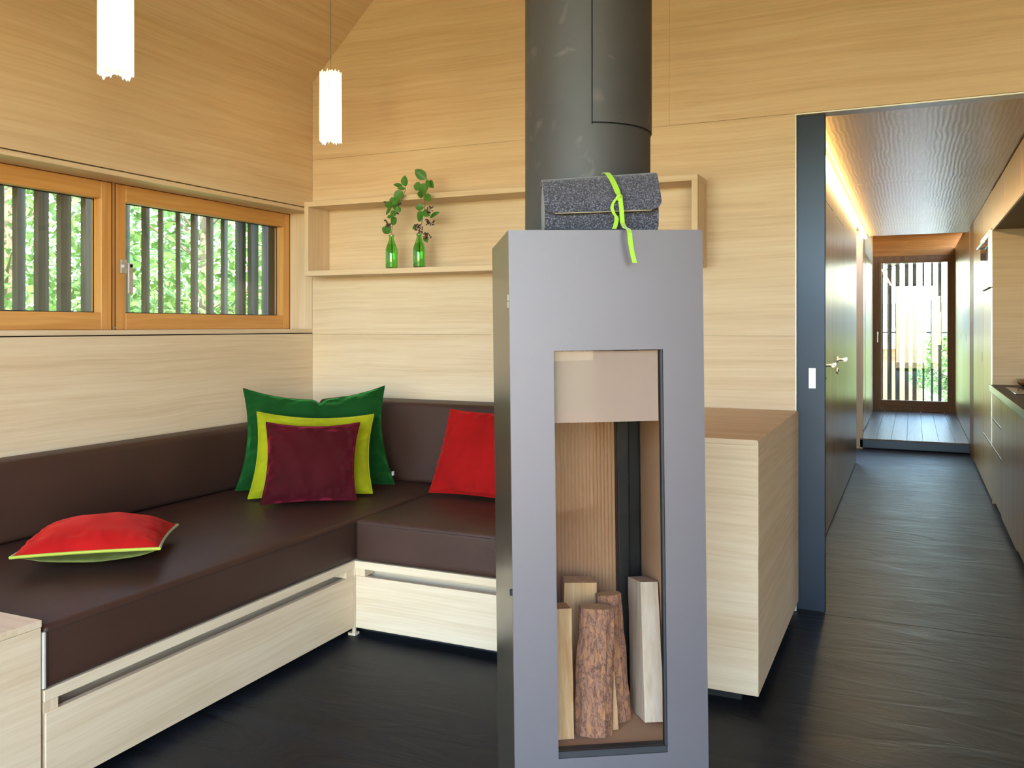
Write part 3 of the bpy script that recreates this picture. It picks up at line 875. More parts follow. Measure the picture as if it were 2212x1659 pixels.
# back cushions
def wedge_cushion(axis, a, b, back, f_bot, f_top, z0, z1, rad=0.022):
    bm = nb()
    if axis == 'y':   # runs along y against the window wall; profile in (x,z)
        prism(bm, [(back, z0), (f_bot, z0), (f_top, z1), (back, z1)], 'y', a, b)
    else:
        prism(bm, [(back, z0), (f_bot, z0), (f_top, z1), (back, z1)], 'x', a, b)
    bmesh.ops.recalc_face_normals(bm, faces=bm.faces)
    bmesh.ops.bevel(bm, geom=list(bm.edges), offset=rad, segments=4, affect='EDGES', profile=0.5)
    return bm
bl = obj('back_cushion', wedge_cushion('y', Y0 + 0.006, YB - 0.31, XL + 0.002, XL + 0.150, XL + 0.135, 0.460, 0.737), leather, bench, smooth=True)
br = obj('back_cushion', wedge_cushion('x', XL + 0.20, XE, YB - 0.003, YB - 0.275, YB - 0.215, 0.460, 0.832), leather, bench, smooth=True)

# oak end cabinet at the near end of the bench
ec = thing('end_cabinet', 'low oak cabinet closing the near end of the bench', 'cabinet', (-2.45, 1.0, 0))
obj('top_panel', bx(-2.944, XB + 0.001, 0.35, 1.496, 0.4535, 0.4710, 0.0008, 1), oak_x, ec)
obj('side_panel', bx(XB - 0.018, XB, 0.35, 1.495, 0.0, 0.4525, 0.0008, 1), oak_y, ec)
obj('end_panel', bx(-2.944, XB - 0.019, 1.478, 1.4945, 0.0, 0.4525), oak_x, ec)
obj('end_panel', bx(-2.944, XB - 0.019, 0.352, 0.368, 0.0, 0.4525), oak_x, ec)

# ------------------------------------------------------------------ oak chest between stove and sliding door
cb = thing('oak_chest', 'tall plain oak box cabinet right behind the stove', 'cabinet', (-0.7, 3.3, 0))
obj('front_panel', bx(-0.955, -0.4385, 2.803, 2.821, 0.046, 0.828, 0.0008, 1), oak_x, cb)
obj('side_panel', bx(-0.455, -0.4365, 2.8035, YB - 0.003, 0.046, 0.8405, 0.0008, 1), oak_y, cb)
obj('side_panel', bx(-0.955, -0.937, 2.822, YB - 0.003, 0.046, 0.828), oak_y, cb)
obj('top_panel', bx(-0.955, -0.4395, 2.803, YB - 0.003, 0.8285, 0.8450, 0.0008, 1), oak_x, cb)
obj('plinth', bx(-0.93, -0.50, 2.87, YB - 0.003, 0.0, 0.0455), foot_m, cb)
obj('bottom_panel', bx(-0.936, -0.456, 2.822, YB - 0.003, 0.046, 0.062), oak_x, cb)

# ------------------------------------------------------------------ wall shelf
sh = thing('wall_shelf', 'long open oak box shelf on the wall above the bench', 'shelf', (-1.84, 3.77, 1.46))
a, b, t = -2.861, -0.822, 0.026
obj('bottom_board', bx(a, b, 3.679, YB - 0.0015, 1.460, 1.460 + t, 0.0008, 1), oak_x, sh)
obj('top_board', bx(a, b, 3.679, YB - 0.0015, 1.842 - t, 1.842, 0.0008, 1), oak_x, sh)
obj('side_board', bx(a, a + t, 3.6792, YB - 0.0015, 1.4862, 1.8158, 0.0008, 1), oak_z, sh)
obj('side_board', bx(b - t, b, 3.6792, YB - 0.0015, 1.4862, 1.8158, 0.0008, 1), oak_z, sh)

# ------------------------------------------------------------------ stove
SR = Matrix.Rotation(R(30.15), 3, 'Z') @ Matrix.Rotation(R(-0.7), 3, 'Y')
stove = thing('wood_stove', 'tall grey steel wood stove with a glass front', 'stove', (-0.744, 1.652, 0.003), rot=SR)
SW, SD, SH = 0.411, 0.445, 1.396
OX0, OX1, OZ0, OZ1 = 0.0915, 0.3230, 0.298, 1.145      # opening in the door
def sbox(*a, **k): return bx(*a, **k)
bm = nb()                                          # body as a shell round the fire chamber
box(bm, 0.0, 0.03, 0.008, SD, 0.0, SH); box(bm, SW - 0.03, SW, 0.008, SD, 0.0, SH)
box(bm, 0.03, SW - 0.03, SD - 0.03, SD, 0.0, SH)
box(bm, 0.03, SW - 0.03, 0.008, SD - 0.03, 0.0, 0.282); box(bm, 0.03, SW - 0.03, 0.008, SD - 0.03, 1.22, SH)
obj('body', bm, stove_side_m, stove, local=True)
bm = nb()
T_ = 0.006
for q in ((0, OX0, 0.0, SH), (OX1, SW, 0.0, SH), (OX0, OX1, 0.0, OZ0), (OX0, OX1, OZ1, SH)):
    box(bm, q[0], q[1], 0.0, T_, q[2], q[3])
bmesh.ops.remove_doubles(bm, verts=bm.verts, dist=1e-5)
dr = obj('stove_door', bm, stove_m, stove, local=True)
# polished reveal of the opening and the gasket at its foot
bm = nb()
box(bm, OX0 - 0.0012, OX0, -0.0006, 0.022, OZ0, OZ1); box(bm, OX1, OX1 + 0.0012, -0.0006, 0.022, OZ0, OZ1)
box(bm, OX0, OX1, -0.0006, 0.022, OZ1, OZ1 + 0.0012)
obj('opening_edge', bm, stove_m, dr, local=True)
obj('bottom_gasket', bx(OX0, OX1, 0.004, 0.030, OZ0, OZ0 + 0.012), gasket_m, dr, local=True)
obj('side_gasket', bx(OX1 - 0.004, OX1, 0.006, 0.022, OZ0 + 0.012, OZ1), gasket_m, dr, local=True)
obj('pane', bx(OX0, OX1 - 0.004, 0.014, 0.018, OZ0 + 0.012, OZ1), stove_glass, dr, local=True, label='clear stove glass')
obj('hazy_band', bx(OX0 + 0.003, OX1 - 0.006, 0.0200, 0.0206, 0.993, OZ1 - 0.002), frosted, dr, local=True, label='hazy upper band of the stove glass')
bm = nb()
tube(bm, [(-0.002, 0.005, 1.235), (-0.002, 0.005, 1.248)], 0.003, 8); tube(bm, [(-0.002, 0.005, 1.250), (-0.002, 0.005, 1.263)], 0.003, 8)
obj('hinge', bm, stove_side_m, dr, local=True)
obj('door_stud', tube(nb(), [(-0.002, 0.006, 0.64), (-0.002, 0.006, 0.652)], 0.004, 8), black_m, dr, local=True)
# fire chamber
bm = nb()
n = 26
X0, X1, YP = 0.055, 0.288, 0.33
prev = None
for i in range(n * 4 + 1):
    x = X0 + (X1 - X0) * i / (n * 4)
    y = YP + 0.004 * abs(math.sin(math.pi * i / 4))
    cur = [bm.verts.new((x, y, 0.30)), bm.verts.new((x, y, 1.21)), bm.verts.new((x, YP + 0.03, 1.21)), bm.verts.new((x, YP + 0.03, 0.30))]
    if prev:
        for k in range(4): bm.faces.new((prev[k], cur[k], cur[(k + 1) % 4], prev[(k + 1) % 4]))
    prev = cur
obj('rear_lining', bm, brick_m, stove, local=True, label='ribbed beige fire chamber lining')
obj('air_duct', bx(0.2885, 0.318, YP - 0.03, YP + 0.02, 0.30, 1.21, 0.003, 2), black_m, stove, local=True, label='black iron air duct')
obj('air_duct', bx(0.3185, 0.348, YP - 0.015, YP + 0.02, 0.30, 1.21, 0.003, 2), black_m, stove, local=True)
obj('side_lining', bx(0.352, 0.378, 0.04, 0.40, 0.30, 1.21), brick_m, stove, local=True)
obj('side_lining', bx(0.032, 0.054, 0.04, 0.40, 0.30, 1.21), brick_m, stove, local=True)
obj('hearth_slab', bx(0.032, 0.378, 0.04, 0.40, 0.2825, 0.304), brick_m, stove, local=True)

SM = Matrix.Translation((-0.744, 1.652, 0.003)) @ SR.to_4x4()
def log(name, label, base, top, sect, bark_from, seed, mats):
    """split log: sect = polygon radii, first bark_from edges are bark; base/top in stove coordinates"""
    rnd = random.Random(seed)
    b0, t0 = Vector(base), Vector(top)
    ax = (t0 - b0)
    rot = Vector((0, 0, 1)).rotation_difference(ax).to_matrix()
    L = ax.length
    bm = nb(); rings = []
    NR = 14
    pts = []
    m = len(sect)
    for i in range(m):       # subdivide each side
        p, q = Vector(sect[i] + (0,)), Vector(sect[(i + 1) % m] + (0,))
        for k in range(4): pts.append((p.lerp(q, k / 4), i))
    for j in range(NR + 1):
        z = L * j / NR
        ring = []
        for p, i in pts:
            amp = 0.0045 if i < bark_from else 0.0018
            d = noise.noise(Vector((p.x * 60 + seed, p.y * 60, z * 18))) * amp
            s = 1 - 0.08 * j / NR
            v = Vector((p.x * s, p.y * s, z))
            if p.length > 1e-5: v += Vector((p.x, p.y, 0)).normalized() * d
            ring.append(bm.verts.new(SM @ (b0 + rot @ v)))
        rings.append(ring)
    N = len(pts)
    for j in range(NR):
        for k in range(N):
            f = bm.faces.new((rings[j][k], rings[j][(k + 1) % N], rings[j + 1][(k + 1) % N], rings[j + 1][k]))
            f.material_index = 0 if pts[k][1] < bark_from else 1
    for rg in (rings[0][::-1], rings[-1]):
        f = bm.faces.new(rg); f.material_index = 1
    o = obj(name, bm, mats)
    return tag(o, label, 'firewood', 'firewood in the stove')
ROUND = lambda r, n, a0=0, e=1.0: [(r * math.cos(a0 + 2 * math.pi * i / n), r * e * math.sin(a0 + 2 * math.pi * i / n)) for i in range(n)]
HS = 0.3045
log('split_log', 'pale split log with bare wood at the left of the fire chamber', (0.102, 0.095, HS), (0.104, 0.112, 0.580), [(-0.036, -0.032), (0.034, -0.028), (0.030, 0.03), (-0.03, 0.034)], 0, 3, [bark_m, split_m])
log('bark_log', 'reddish bark covered log in the middle of the fire chamber', (0.184, 0.095, HS), (0.198, 0.120, 0.572), ROUND(0.044, 10, 2.6, 0.85), 7, 8, [bark_m, split_m])
log('bark_log', 'narrow brown bark log leaning right of the middle one', (0.250, 0.155, HS), (0.238, 0.185, 0.580), ROUND(0.032, 8, 2.0), 6, 15, [bark_m, split_m])
log('split_log', 'split log standing behind the bark log', (0.165, 0.235, HS), (0.178, 0.235, 0.600), [(-0.04, -0.03), (0.042, -0.03), (0.036, 0.03), (-0.034, 0.03)], 0, 21, [bark_m, split_m])
log('split_log', 'slim pale splint between the two bark logs', (0.229, 0.105, HS), (0.222, 0.112, 0.43), [(-0.012, -0.008), (0.012, -0.006), (0.0, 0.012)], 0, 5, [bark_m, split_m])
log('split_log', 'pale split log leaning on the right side of the fire chamber', (0.326, 0.170, HS), (0.331, 0.22, 0.600), [(-0.026, -0.07), (0.018, -0.07), (0.018, 0.06), (-0.030, 0.05)], 0, 31, [bark_m, pale_split])

# flue pipe
FX, FY, FR = -0.708, 1.985, 0.149
fl = thing('flue_pipe', 'wide raw black steel flue pipe rising from the stove', 'flue pipe', (FX, FY, 1.402))
obj('pipe', lathe(nb(), [(FR, 1.403), (FR, 4.56)], (FX, FY, 0), 64), flue_m, fl, smooth=True)
# overlapping sheet of the inspection sleeve
bm = nb()
a0 = math.atan2(1.853 - FY, -0.649 - FX); NA = 40
rings = []
for i in range(NA + 1):
    an = a0 + R(175) * i / NA
    cx, sx = math.cos(an), math.sin(an)
    rings.append([bm.verts.new((FX + r * cx, FY + r * sx, z)) for r, z in ((FR + 0.0006, 1.655), (FR + 0.0034, 1.655), (FR + 0.0034, 4.54), (FR + 0.0006, 4.54))])
for i in range(NA):
    for k in range(4): bm.faces.new((rings[i][k], rings[i + 1][k], rings[i + 1][(k + 1) % 4], rings[i][(k + 1) % 4]))
bm.faces.new(rings[0]); bm.faces.new(rings[-1][::-1])
slv = obj('sleeve', bm, flue_m, fl, smooth=True)
ca, sa = math.cos(a0 - 0.012), math.sin(a0 - 0.012)
obj('sleeve_joint', tube(nb(), [(FX + (FR + 0.0012) * ca, FY + (FR + 0.0012) * sa, 1.650), (FX + (FR + 0.0012) * ca, FY + (FR + 0.0012) * sa, 4.54)], 0.0016, 6), black_m, slv)
arc = [(FX + (FR + 0.0012) * math.cos(a0 + R(170) * i / 40), FY + (FR + 0.0012) * math.sin(a0 + R(170) * i / 40), 1.6535) for i in range(41)]
obj('sleeve_joint', tube(nb(), arc, 0.0013, 6), black_m, slv)

# ------------------------------------------------------------------ felt pouch on the stove
PO = Vector((-0.7085, 1.7205, 1.4055))
pa = Vector((0.8705, 0.4922, 0)).normalized(); pd = Vector((-pa.y, pa.x, 0))
def pw(a, d, z): return PO + pa * a + pd * d + Vector((0, 0, z))
WB = 0.2465
pouch = thing('felt_pouch', 'grey felt pouch tied with a lime ribbon, lying on the stove', 'pouch', pw(WB / 2, 0.03, 0))
def hscale(a): return 0.86 + 0.14 * (a / WB)
# profile of the pouch body (depth, height) going round
BP = [(0.008, 0.002), (0.002, 0.014), (0.0, 0.032), (0.003, 0.055), (0.012, 0.080), (0.022, 0.104), (0.032, 0.118), (0.046, 0.120), (0.060, 0.112), (0.068, 0.085), (0.070, 0.045), (0.066, 0.010), (0.060, 0.001)]
bm = nb(); rings = []
NS = 18
for i in range(NS + 1):
    a_ = WB * i / NS
    e = min(i, NS - i) / NS
    sq = 0.90 + 0.10 * min(1, e * 8)
    rings.append([bm.verts.new(pw(a_, 0.035 + (d - 0.035) * sq + 0.0015 * math.sin(a_ * 40), z * hscale(a_))) for d, z in BP])
m_ = len(BP)
for i in range(NS):
    for k in range(m_): bm.faces.new((rings[i][k], rings[i + 1][k], rings[i + 1][(k + 1) % m_], rings[i][(k + 1) % m_]))
bm.faces.new(rings[0]); bm.faces.new(rings[-1][::-1])
obj('pouch_body', bm, felt, pouch, smooth=True)
# flap: sheet following the front, bottom corners rounded
FPth = [(0.064, 0.108), (0.054, 0.121), (0.040, 0.1255), (0.028, 0.1205), (0.018, 0.106), (0.007, 0.088), (-0.004, 0.068), (-0.011, 0.050), (-0.013, 0.037)]
FS = spline([Vector((d, z, 0)) for d, z in FPth], 3)
bm = nb(); top_, bot_ = [], []
NA = 36
x0f, x1f = -0.003, WB + 0.002
for j, p in enumerate(FS):
    tt = j / (len(FS) - 1)
    ins = 0.0
    rem = (1 - tt) * 0.14
    rc = 0.026
    if rem < rc: ins = rc - math.sqrt(max(0, rc * rc - (rc - rem) ** 2))
    d_ = (FS[min(j + 1, len(FS) - 1)] - FS[max(j - 1, 0)]).normalized()
    nrm = Vector((-d_.y, d_.x, 0)) * -1
    ra, rb = [], []
    for i in range(NA + 1):
        a_ = x0f + ins + (x1f - x0f - 2 * ins) * i / NA
        q = p + nrm * 0.0038
        zz = 0.006 * (a_ / WB)        # lower edge climbs a little to the right
        ra.append(bm.verts.new(pw(a_, p.x, p.y * hscale(a_) + zz * tt)))
        rb.append(bm.verts.new(pw(a_, q.x, q.y * hscale(a_) + zz * tt)))
    top_.append(ra); bot_.append(rb)
for j in range(len(FS) - 1):
    for i in range(NA):
        bm.faces.new((top_[j][i], top_[j][i + 1], top_[j + 1][i + 1], top_[j + 1][i]))
        bm.faces.new((bot_[j][i], bot_[j + 1][i], bot_[j + 1][i + 1], bot_[j][i + 1]))
for j in range(len(FS) - 1):
    for i in (0, NA):
        bm.faces.new((top_[j][i], top_[j + 1][i], bot_[j + 1][i], bot_[j][i]))
for i in range(NA):
    bm.faces.new((top_[0][i], top_[0][i + 1], bot_[0][i + 1], bot_[0][i]))
    bm.faces.new((top_[-1][i], top_[-1][i + 1], bot_[-1][i + 1], bot_[-1][i]))
flap = obj('flap', bm, felt, pouch, smooth=True)
ed = []
for i in range(25):
    a_ = x0f + 0.022 + (x1f - x0f - 0.044) * i / 24
    ed.append(pw(a_, -0.0150, 0.0365 * hscale(a_) + 0.006 * (a_ / WB)))
obj('cut_edge', tube(nb(), ed, 0.0012, 6), plain('felt_edge', srgb(150, 138, 112), 0.9), flap)
# ribbon
rb_ = nb()
ribbon(rb_, spline([pw(0.136, 0.050, 0.1275), pw(0.1385, 0.026, 0.1260), pw(0.147, 0.006, 0.1050), pw(0.154, -0.009, 0.0800), pw(0.156, -0.019, 0.0670)], 4), pa, [0.0125] * 13 + [0.010, 0.008, 0.007, 0.006], 0.0012)
rbo = obj('ribbon', rb_, ribbon_m, pouch)
bm = nb()
tube(bm, spline([pw(0.161, -0.017, 0.067), pw(0.158, -0.022, 0.070), pw(0.152, -0.022, 0.068), pw(0.151, -0.020, 0.064), pw(0.156, -0.019, 0.062)], 5), 0.0034, 8)
obj('knot', bm, ribbon_m, rbo, smooth=True)
bm = nb()
ribbon(bm, spline([pw(0.153, -0.021, 0.066), pw(0.145, -0.022, 0.060), pw(0.1395, -0.022, 0.046), pw(0.143, -0.021, 0.034), pw(0.150, -0.018, 0.024), pw(0.149, -0.014, 0.011), pw(0.146, -0.012, 0.001)], 4), [pa] * 25, [0.006] * 8 + [0.007] * 8 + [0.009] * 9, 0.0012)
obj('ribbon_loop', bm, ribbon_m, rbo)
bm = nb()
ribbon(bm, spline([pw(0.1565, -0.023, 0.066), pw(0.1590, -0.026, 0.040), pw(0.1605, -0.028, 0.012), pw(0.1625, -0.093, -0.006), ], 1)[:3] + spline([pw(0.1615, -0.045, 0.0005), pw(0.1625, -0.083, -0.010), pw(0.1645, -0.086, -0.034), pw(0.1690, -0.085, -0.058), pw(0.1740, -0.084, -0.076)], 4), pa, 0.0095, 0.0012)
obj('ribbon_tail', bm, ribbon_m, rbo)

# ------------------------------------------------------------------ cushions
def pillow_grid(c, th_f, th_b, kx, ky_b, ky_t, N=44, dent=None, wr=0.006, seed=1, power=0.42):
    """c = corners bottom-left, bottom-right, top-right, top-left (seen from the front); returns front and back vertex grids"""
    c = [Vector(p) for p in c]
    nrm = ((c[1] - c[0]).cross(c[3] - c[0])).normalized()      # towards the viewer
    F, B = [], []
    for j in range(N + 1):
        t = j / N; fr, br = [], []
        for i in range(N + 1):
            s = i / N
            ky = ky_b * (1 - t) + ky_t * t
            s2 = 0.5 + (s - 0.5) * (1 - kx * 4 * t * (1 - t))
            t2 = 0.5 + (t - 0.5) * (1 - ky * 2 * 4 * s * (1 - s))
            if dent and t > 0.4:
                t2 -= dent[1] * math.exp(-((s - dent[0]) / dent[2]) ** 2) * ((t - 0.4) / 0.6) ** 2
            p = (c[0] * (1 - s2) + c[1] * s2) * (1 - t2) + (c[3] * (1 - s2) + c[2] * s2) * t2
            es, et = 4 * s * (1 - s), 4 * t * (1 - t)
            h = (max(0, es) * max(0, et)) ** power
            edge = 1 - min(1, min(s, 1 - s, t, 1 - t) * 5)
            w = wr * (noise.noise(Vector((s * 5 + seed * 3.1, t * 5, seed))) * 0.5 + 0.8 * edge * noise.noise(Vector((s * 15, t * 15 + seed * 1.7, seed * 2.0)))) * min(1, h * 3)
            if dent:
                w -= 0.030 * math.exp(-((s - dent[0]) / (dent[2] * 0.8)) ** 2) * max(0, (t - 0.55) / 0.45) ** 1.5 * min(1, h * 4)
            fr.append(p + nrm * (th_f * h + w)); br.append(p - nrm * (th_b * h + w * 0.4))
        F.append(fr); B.append(br)
    return F, B, nrm

def grid_faces(bm, G, flip=False):
    n = len(G)
    V = [[bm.verts.new(p) for p in row] for row in G]
    for j in range(n - 1):
        for i in range(n - 1):
            q = (V[j][i], V[j][i + 1], V[j + 1][i + 1], V[j + 1][i])
            bm.faces.new(q[::-1] if flip else q)
def border(G):
    n = len(G) - 1
    return [G[0][i] for i in range(n)] + [G[j][n] for j in range(n)] + [G[n][i] for i in range(n, 0, -1)] + [G[j][0] for j in range(n, 0, -1)]

def pillow(name, label, mat, corners, **k):
    F, B, nrm = pillow_grid(corners, **k)
    bm = nb()
    grid_faces(bm, F); grid_faces(bm, B, True)
    bmesh.ops.remove_doubles(bm, verts=bm.verts, dist=1e-5)
    base = (Vector(corners[0]) + Vector(corners[1])) / 2
    t = thing(name, label, 'cushion', base, 'velvet cushions on the corner bench')
    cover = obj('cover', bm, mat, t, smooth=True)
    bd = border(F)
    obj('seam_edge', tube(nb(), bd + [bd[0]], 0.0022, 6), mat, t, smooth=True)
    return t
pz = 0.474
g = pillow('throw_cushion', 'large dark green velvet cushion at the back of the stacked three', green_v,
       [(-2.718, 3.013, pz), (-2.169, 3.452, pz), (-2.266, 3.517, 0.920), (-2.756, 3.106, 0.920)], th_f=0.066, th_b=0.07, kx=0.11, ky_b=0.02, ky_t=0.13, dent=(0.53, 0.040, 0.030), wr=0.042, seed=2)
obj('care_tag', bx(-2.188, -2.184, 3.455, 3.470, 0.510, 0.530), tag_m, g)
pillow('throw_cushion', 'lime yellow velvet cushion in the middle of the stacked three', lime_v,
       [(-2.546, 2.897, pz), (-2.136, 3.220, pz), (-2.187, 3.307, 0.808), (-2.579, 2.992, 0.831)], th_f=0.055, th_b=0.055, kx=0.085, ky_b=0.02, ky_t=0.07, wr=0.024, seed=5)
pillow('throw_cushion', 'burgundy velvet cushion in front of the lime one', burg_v,
       [(-2.414, 2.821, pz), (-2.113, 3.063, pz), (-2.156, 3.153, 0.788), (-2.460, 2.909, 0.800)], th_f=0.06, th_b=0.055, kx=0.10, ky_b=0.02, ky_t=0.06, wr=0.030, seed=9)
pillow('throw_cushion', 'bright red velvet cushion half hidden behind the stove', red_v,
       [(-1.924, 3.340, pz), (-1.495, 3.320, pz), (-1.502, 3.470, 0.826), (-1.900, 3.490, 0.826)], th_f=0.05, th_b=0.05, kx=0.05, ky_b=0.02, ky_t=0.03, wr=0.018, seed=12)
# lying cushion: red above, olive below, lime piping between
cl = [(-2.376, 1.707, 0.530), (-2.065, 1.965, 0.530), (-2.334, 2.302, 0.507), (-2.648, 2.040, 0.520)]
F, B, nrm = pillow_grid(cl, th_f=0.075, th_b=0.058, kx=0.05, ky_b=0.035, ky_t=0.035, wr=0.016, seed=21, power=0.5)
lc = thing('throw_cushion', 'flat lying red velvet cushion with lime piping on the long seat', 'cushion', (-2.44, 2.08, 0.46), 'velvet cushions on the corner bench')
bm = nb(); grid_faces(bm, F); obj('top_cover', bm, red_v, lc, smooth=True)
bm = nb(); grid_faces(bm, B, True); obj('under_cover', bm, olive_v, lc, smooth=True, label='olive velvet underside')
bd = border(F); obj('piping', tube(nb(), bd + [bd[0]], 0.0048, 8), piping_m, lc, smooth=True, label='lime piping')

# ------------------------------------------------------------------ pendant lamps
def pendant(x, y, z0, h, r, label):
    t = thing('pendant_lamp', label, 'lamp', (x, y, z0), 'paper pendant lamps')
    rnd = random.Random(int(abs(x) * 1000))
    bm = nb(); n = 72
    za, zb, zc, zd = [], [], [], []
    for k in range(n):
        za.append(z0 + rnd.uniform(-0.008, 0.011) - 0.004 * math.sin(k * 0.4)); zd.append(z0 + h + rnd.uniform(-0.010, 0.008))
    def ring(rr, zs): return [bm.verts.new((x + rr * math.cos(2 * math.pi * k / n), y + rr * math.sin(2 * math.pi * k / n), zs[k] if isinstance(zs, list) else zs)) for k in range(n)]
    rs = [ring(r, z0 + 0.013), ring(r * 0.997, z0 + h * 0.5), ring(r * 0.99, z0 + h - 0.01), ring(r * 0.99, zd), ring(r * 0.96, zd), ring(r * 0.965, z0 + 0.013)]
    for i in range(len(rs)):
        A_, B_ = rs[i], rs[(i + 1) % len(rs)]
        for k in range(n): bm.faces.new((A_[k], A_[(k + 1) % n], B_[(k + 1) % n], B_[k]))
    sh_ = obj('shade', bm, shade_m, t)
    bm = nb()
    rs = [ring(r * 1.003, z0 + 0.0135), ring(r * 1.003, za), ring(r * 0.95, za), ring(r * 0.95, z0 + 0.0135)]
    for i in range(4):
        A_, B_ = rs[i], rs[(i + 1) % 4]
        for k in range(n): bm.faces.new((A_[k], A_[(k + 1) % n], B_[(k + 1) % n], B_[k]))
    obj('torn_edge', bm, fringe_m, sh_, label='ragged glowing lower edge of the shade')
    zr = ZE + (x - XL) - 0.002
    obj('cord', tube(nb(), [(x, y, z0 + h - 0.06), (x, y, zr)], 0.0022, 8), cord_m, t)
    obj('socket', lathe(nb(), [(0.006, 0.03), (0.018, 0.025), (0.018, -0.03), (0.012, -0.035)], (x, y, z0 + h - 0.09), 20), cord_m, t, smooth=True)
    obj('ceiling_rose', lathe(nb(), [(0.035, -0.05), (0.035, -0.02)], (x, y, zr), 24), cord_m, t, smooth=True)
    obj('rivet', tube(nb(), [(x + r * 0.50, y - r * 0.885, z0 + h - 0.052), (x + r * 0.506, y - r * 0.897, z0 + h - 0.052)], 0.0022, 8), cord_m, t)
    bulb = obj('bulb', lathe(nb(), [(0.004, 0.0), (0.016, 0.008), (0.020, 0.022), (0.014, 0.04), (0.010, 0.052)], (x, y, z0 + h - 0.18), 16), fringe_m, t, smooth=True)
    ld = bpy.data.lights.new('pendant_bulb_light', 'POINT')
    ld.energy = 2.6; ld.color = (1.0, 0.72, 0.36); ld.shadow_soft_size = 0.03
    lo = bpy.data.objects.new('pendant_bulb_light', ld); lo.location = (0, 0, 0.12); lo.parent = t
    col.objects.link(lo)
pendant(-2.148, 1.877, 1.948, 0.318, 0.050, 'nearer paper pendant lamp, cut by the top of the photo')
pendant(-2.408, 3.287, 2.040, 0.312, 0.050, 'farther paper pendant lamp hanging by the gable wall')

# ------------------------------------------------------------------ bottles and branches on the shelf
ZS = 1.4862
def bottle(x, y, label):
    t = thing('green_bottle', label, 'bottle', (x, y, ZS), 'green bottles on the shelf')
    k = 1.0
    pr = [(0.020, 0.0005), (0.0285, 0.003), (0.0300, 0.010), (0.0300, 0.086), (0.0285, 0.100), (0.0225, 0.118), (0.0155, 0.136), (0.0118, 0.150), (0.0115, 0.158), (0.0135, 0.159), (0.0135, 0.166), (0.0118, 0.1675)]
    inner = [(max(0.0005, r - 0.0022), max(z, 0.004)) for r, z in pr[1:]][::-1] + [(0.0005, 0.0045)]
    obj('bottle_glass', lathe(nb(), pr + inner, (x, y, ZS), 40), bottle_m, t, smooth=True)
    obj('water', lathe(nb(), [(0.0005, 0.0052), (0.026, 0.0056), (0.0272, 0.012), (0.0272, 0.086), (0.0256, 0.100), (0.0200, 0.117), (0.0188, 0.1205), (0.0005, 0.1206)], (x, y, ZS), 36, cap=False), water_m, t, smooth=True)
    return t
B1 = (-2.3514, 3.712); B2 = (-2.1935, 3.712)
bottle(B1[0], B1[1], 'green glass bottle with the narrower branch, nearer the window')
bottle(B2[0], B2[1], 'green glass bottle with the berry laden branch, nearer the stove')

def leaf_mesh(bm, base, tip, width, up, fold=0.25, curl=0.12):
    base, tip = Vector(base), Vector(tip)
    d = tip - base; L = d.length; d.normalize()
    side = d.cross(Vector(up)).normalized(); nn = side.cross(d).normalized()
    n = 7; rows = []
    for i in range(n + 1):
        t = i / n
        w = width * 0.5 * math.sin(math.pi * min(1, t ** 0.85)) ** 0.75 if 0 < t < 1 else 0.0004
        c = base + d * (L * t) + nn * (-curl * L * (t - 0.35) ** 2)
        rows.append([bm.verts.new(c + side * w * s + nn * abs(s) * w * fold) for s in (-1, -0.5, 0, 0.5, 1)])
    for i in range(n):
        for k in range(4): bm.faces.new((rows[i][k], rows[i][k + 1], rows[i + 1][k + 1], rows[i + 1][k]))
    return bm

def branch(label, B, stem, leaves, berries, k_m=0.000319, ox=0, oy=0, seed=1):
    """coordinates: along the wall and up from the bottle mouth, in small units; depth by a random spread"""
    rnd = random.Random(seed)
    bx_, by_ = B
    t = thing('leafy_branch', label, 'branch', (bx_, by_, ZS + 0.02), 'branches in the green bottles')
    def w(px, py, dy=0.0):   # px to the right, py upwards from the bottle mouth
        fwd = -0.062 * min(1.0, max(0.0, py * k_m / 0.13)) ** 1.3     # the branch leans out in front of the shelf
        return Vector((bx_ + px * k_m - (fwd + dy) * 0.63, by_ + fwd + dy, ZS + 0.168 + py * k_m + fwd * 0.17))
    sp = spline([w(*stem[0]) + Vector((0.004, 0, -0.13))] + [w(p[0], p[1], 0.004 * math.sin(i)) for i, p in enumerate(stem)], 4)
    obj('stem', tube(nb(), sp, 0.0014, 6), stem_m, t, smooth=True)
    for (x0, y0, x1, y1, wd) in leaves:
        d0 = rnd.uniform(-0.010, 0.004); d1 = d0 + rnd.uniform(-0.030, 0.004)
        up = Vector((rnd.uniform(-0.35, 0.35), -1, rnd.uniform(0.0, 0.6)))
        lo = obj('leaf', leaf_mesh(nb(), w(x0, y0, d0), w(x0 + (x1 - x0) * 1.12, y0 + (y1 - y0) * 1.12, d1), wd * k_m * 1.25, up), leaf_m, t, smooth=True)
    for (cx, cy, rx, ry, nbr) in berries:
        bm = nb()
        c = w(cx, cy, -0.008)
        for i in range(nbr):
            p = c + Vector((rnd.uniform(-1, 1) * rx * k_m, rnd.uniform(-0.012, 0.006), rnd.uniform(-1, 1) * ry * k_m))
            bmesh.ops.create_icosphere(bm, subdivisions=1, radius=rnd.uniform(0.0032, 0.0048), matrix=Matrix.Translation(p))
            if i % 3 == 0: tube(bm, [c, p], 0.0006, 4)
        obj('berry_cluster', bm, berry_m, t, smooth=True)
KB = 1 / 7.2136 * 2.55e-3   # crop unit -> metres at the shelf
def rel(L, cx, cy):
    out = []
    for l in L:
        out.append(tuple((v - cx) if (i % 2 == 0 and i < 4) else ((cy - v) if i < 4 else v) for i, v in enumerate(l)))
    return out
st1 = [(0, 0), (10, 120), (50, 300), (140, 440), (215, 600), (222, 665)]
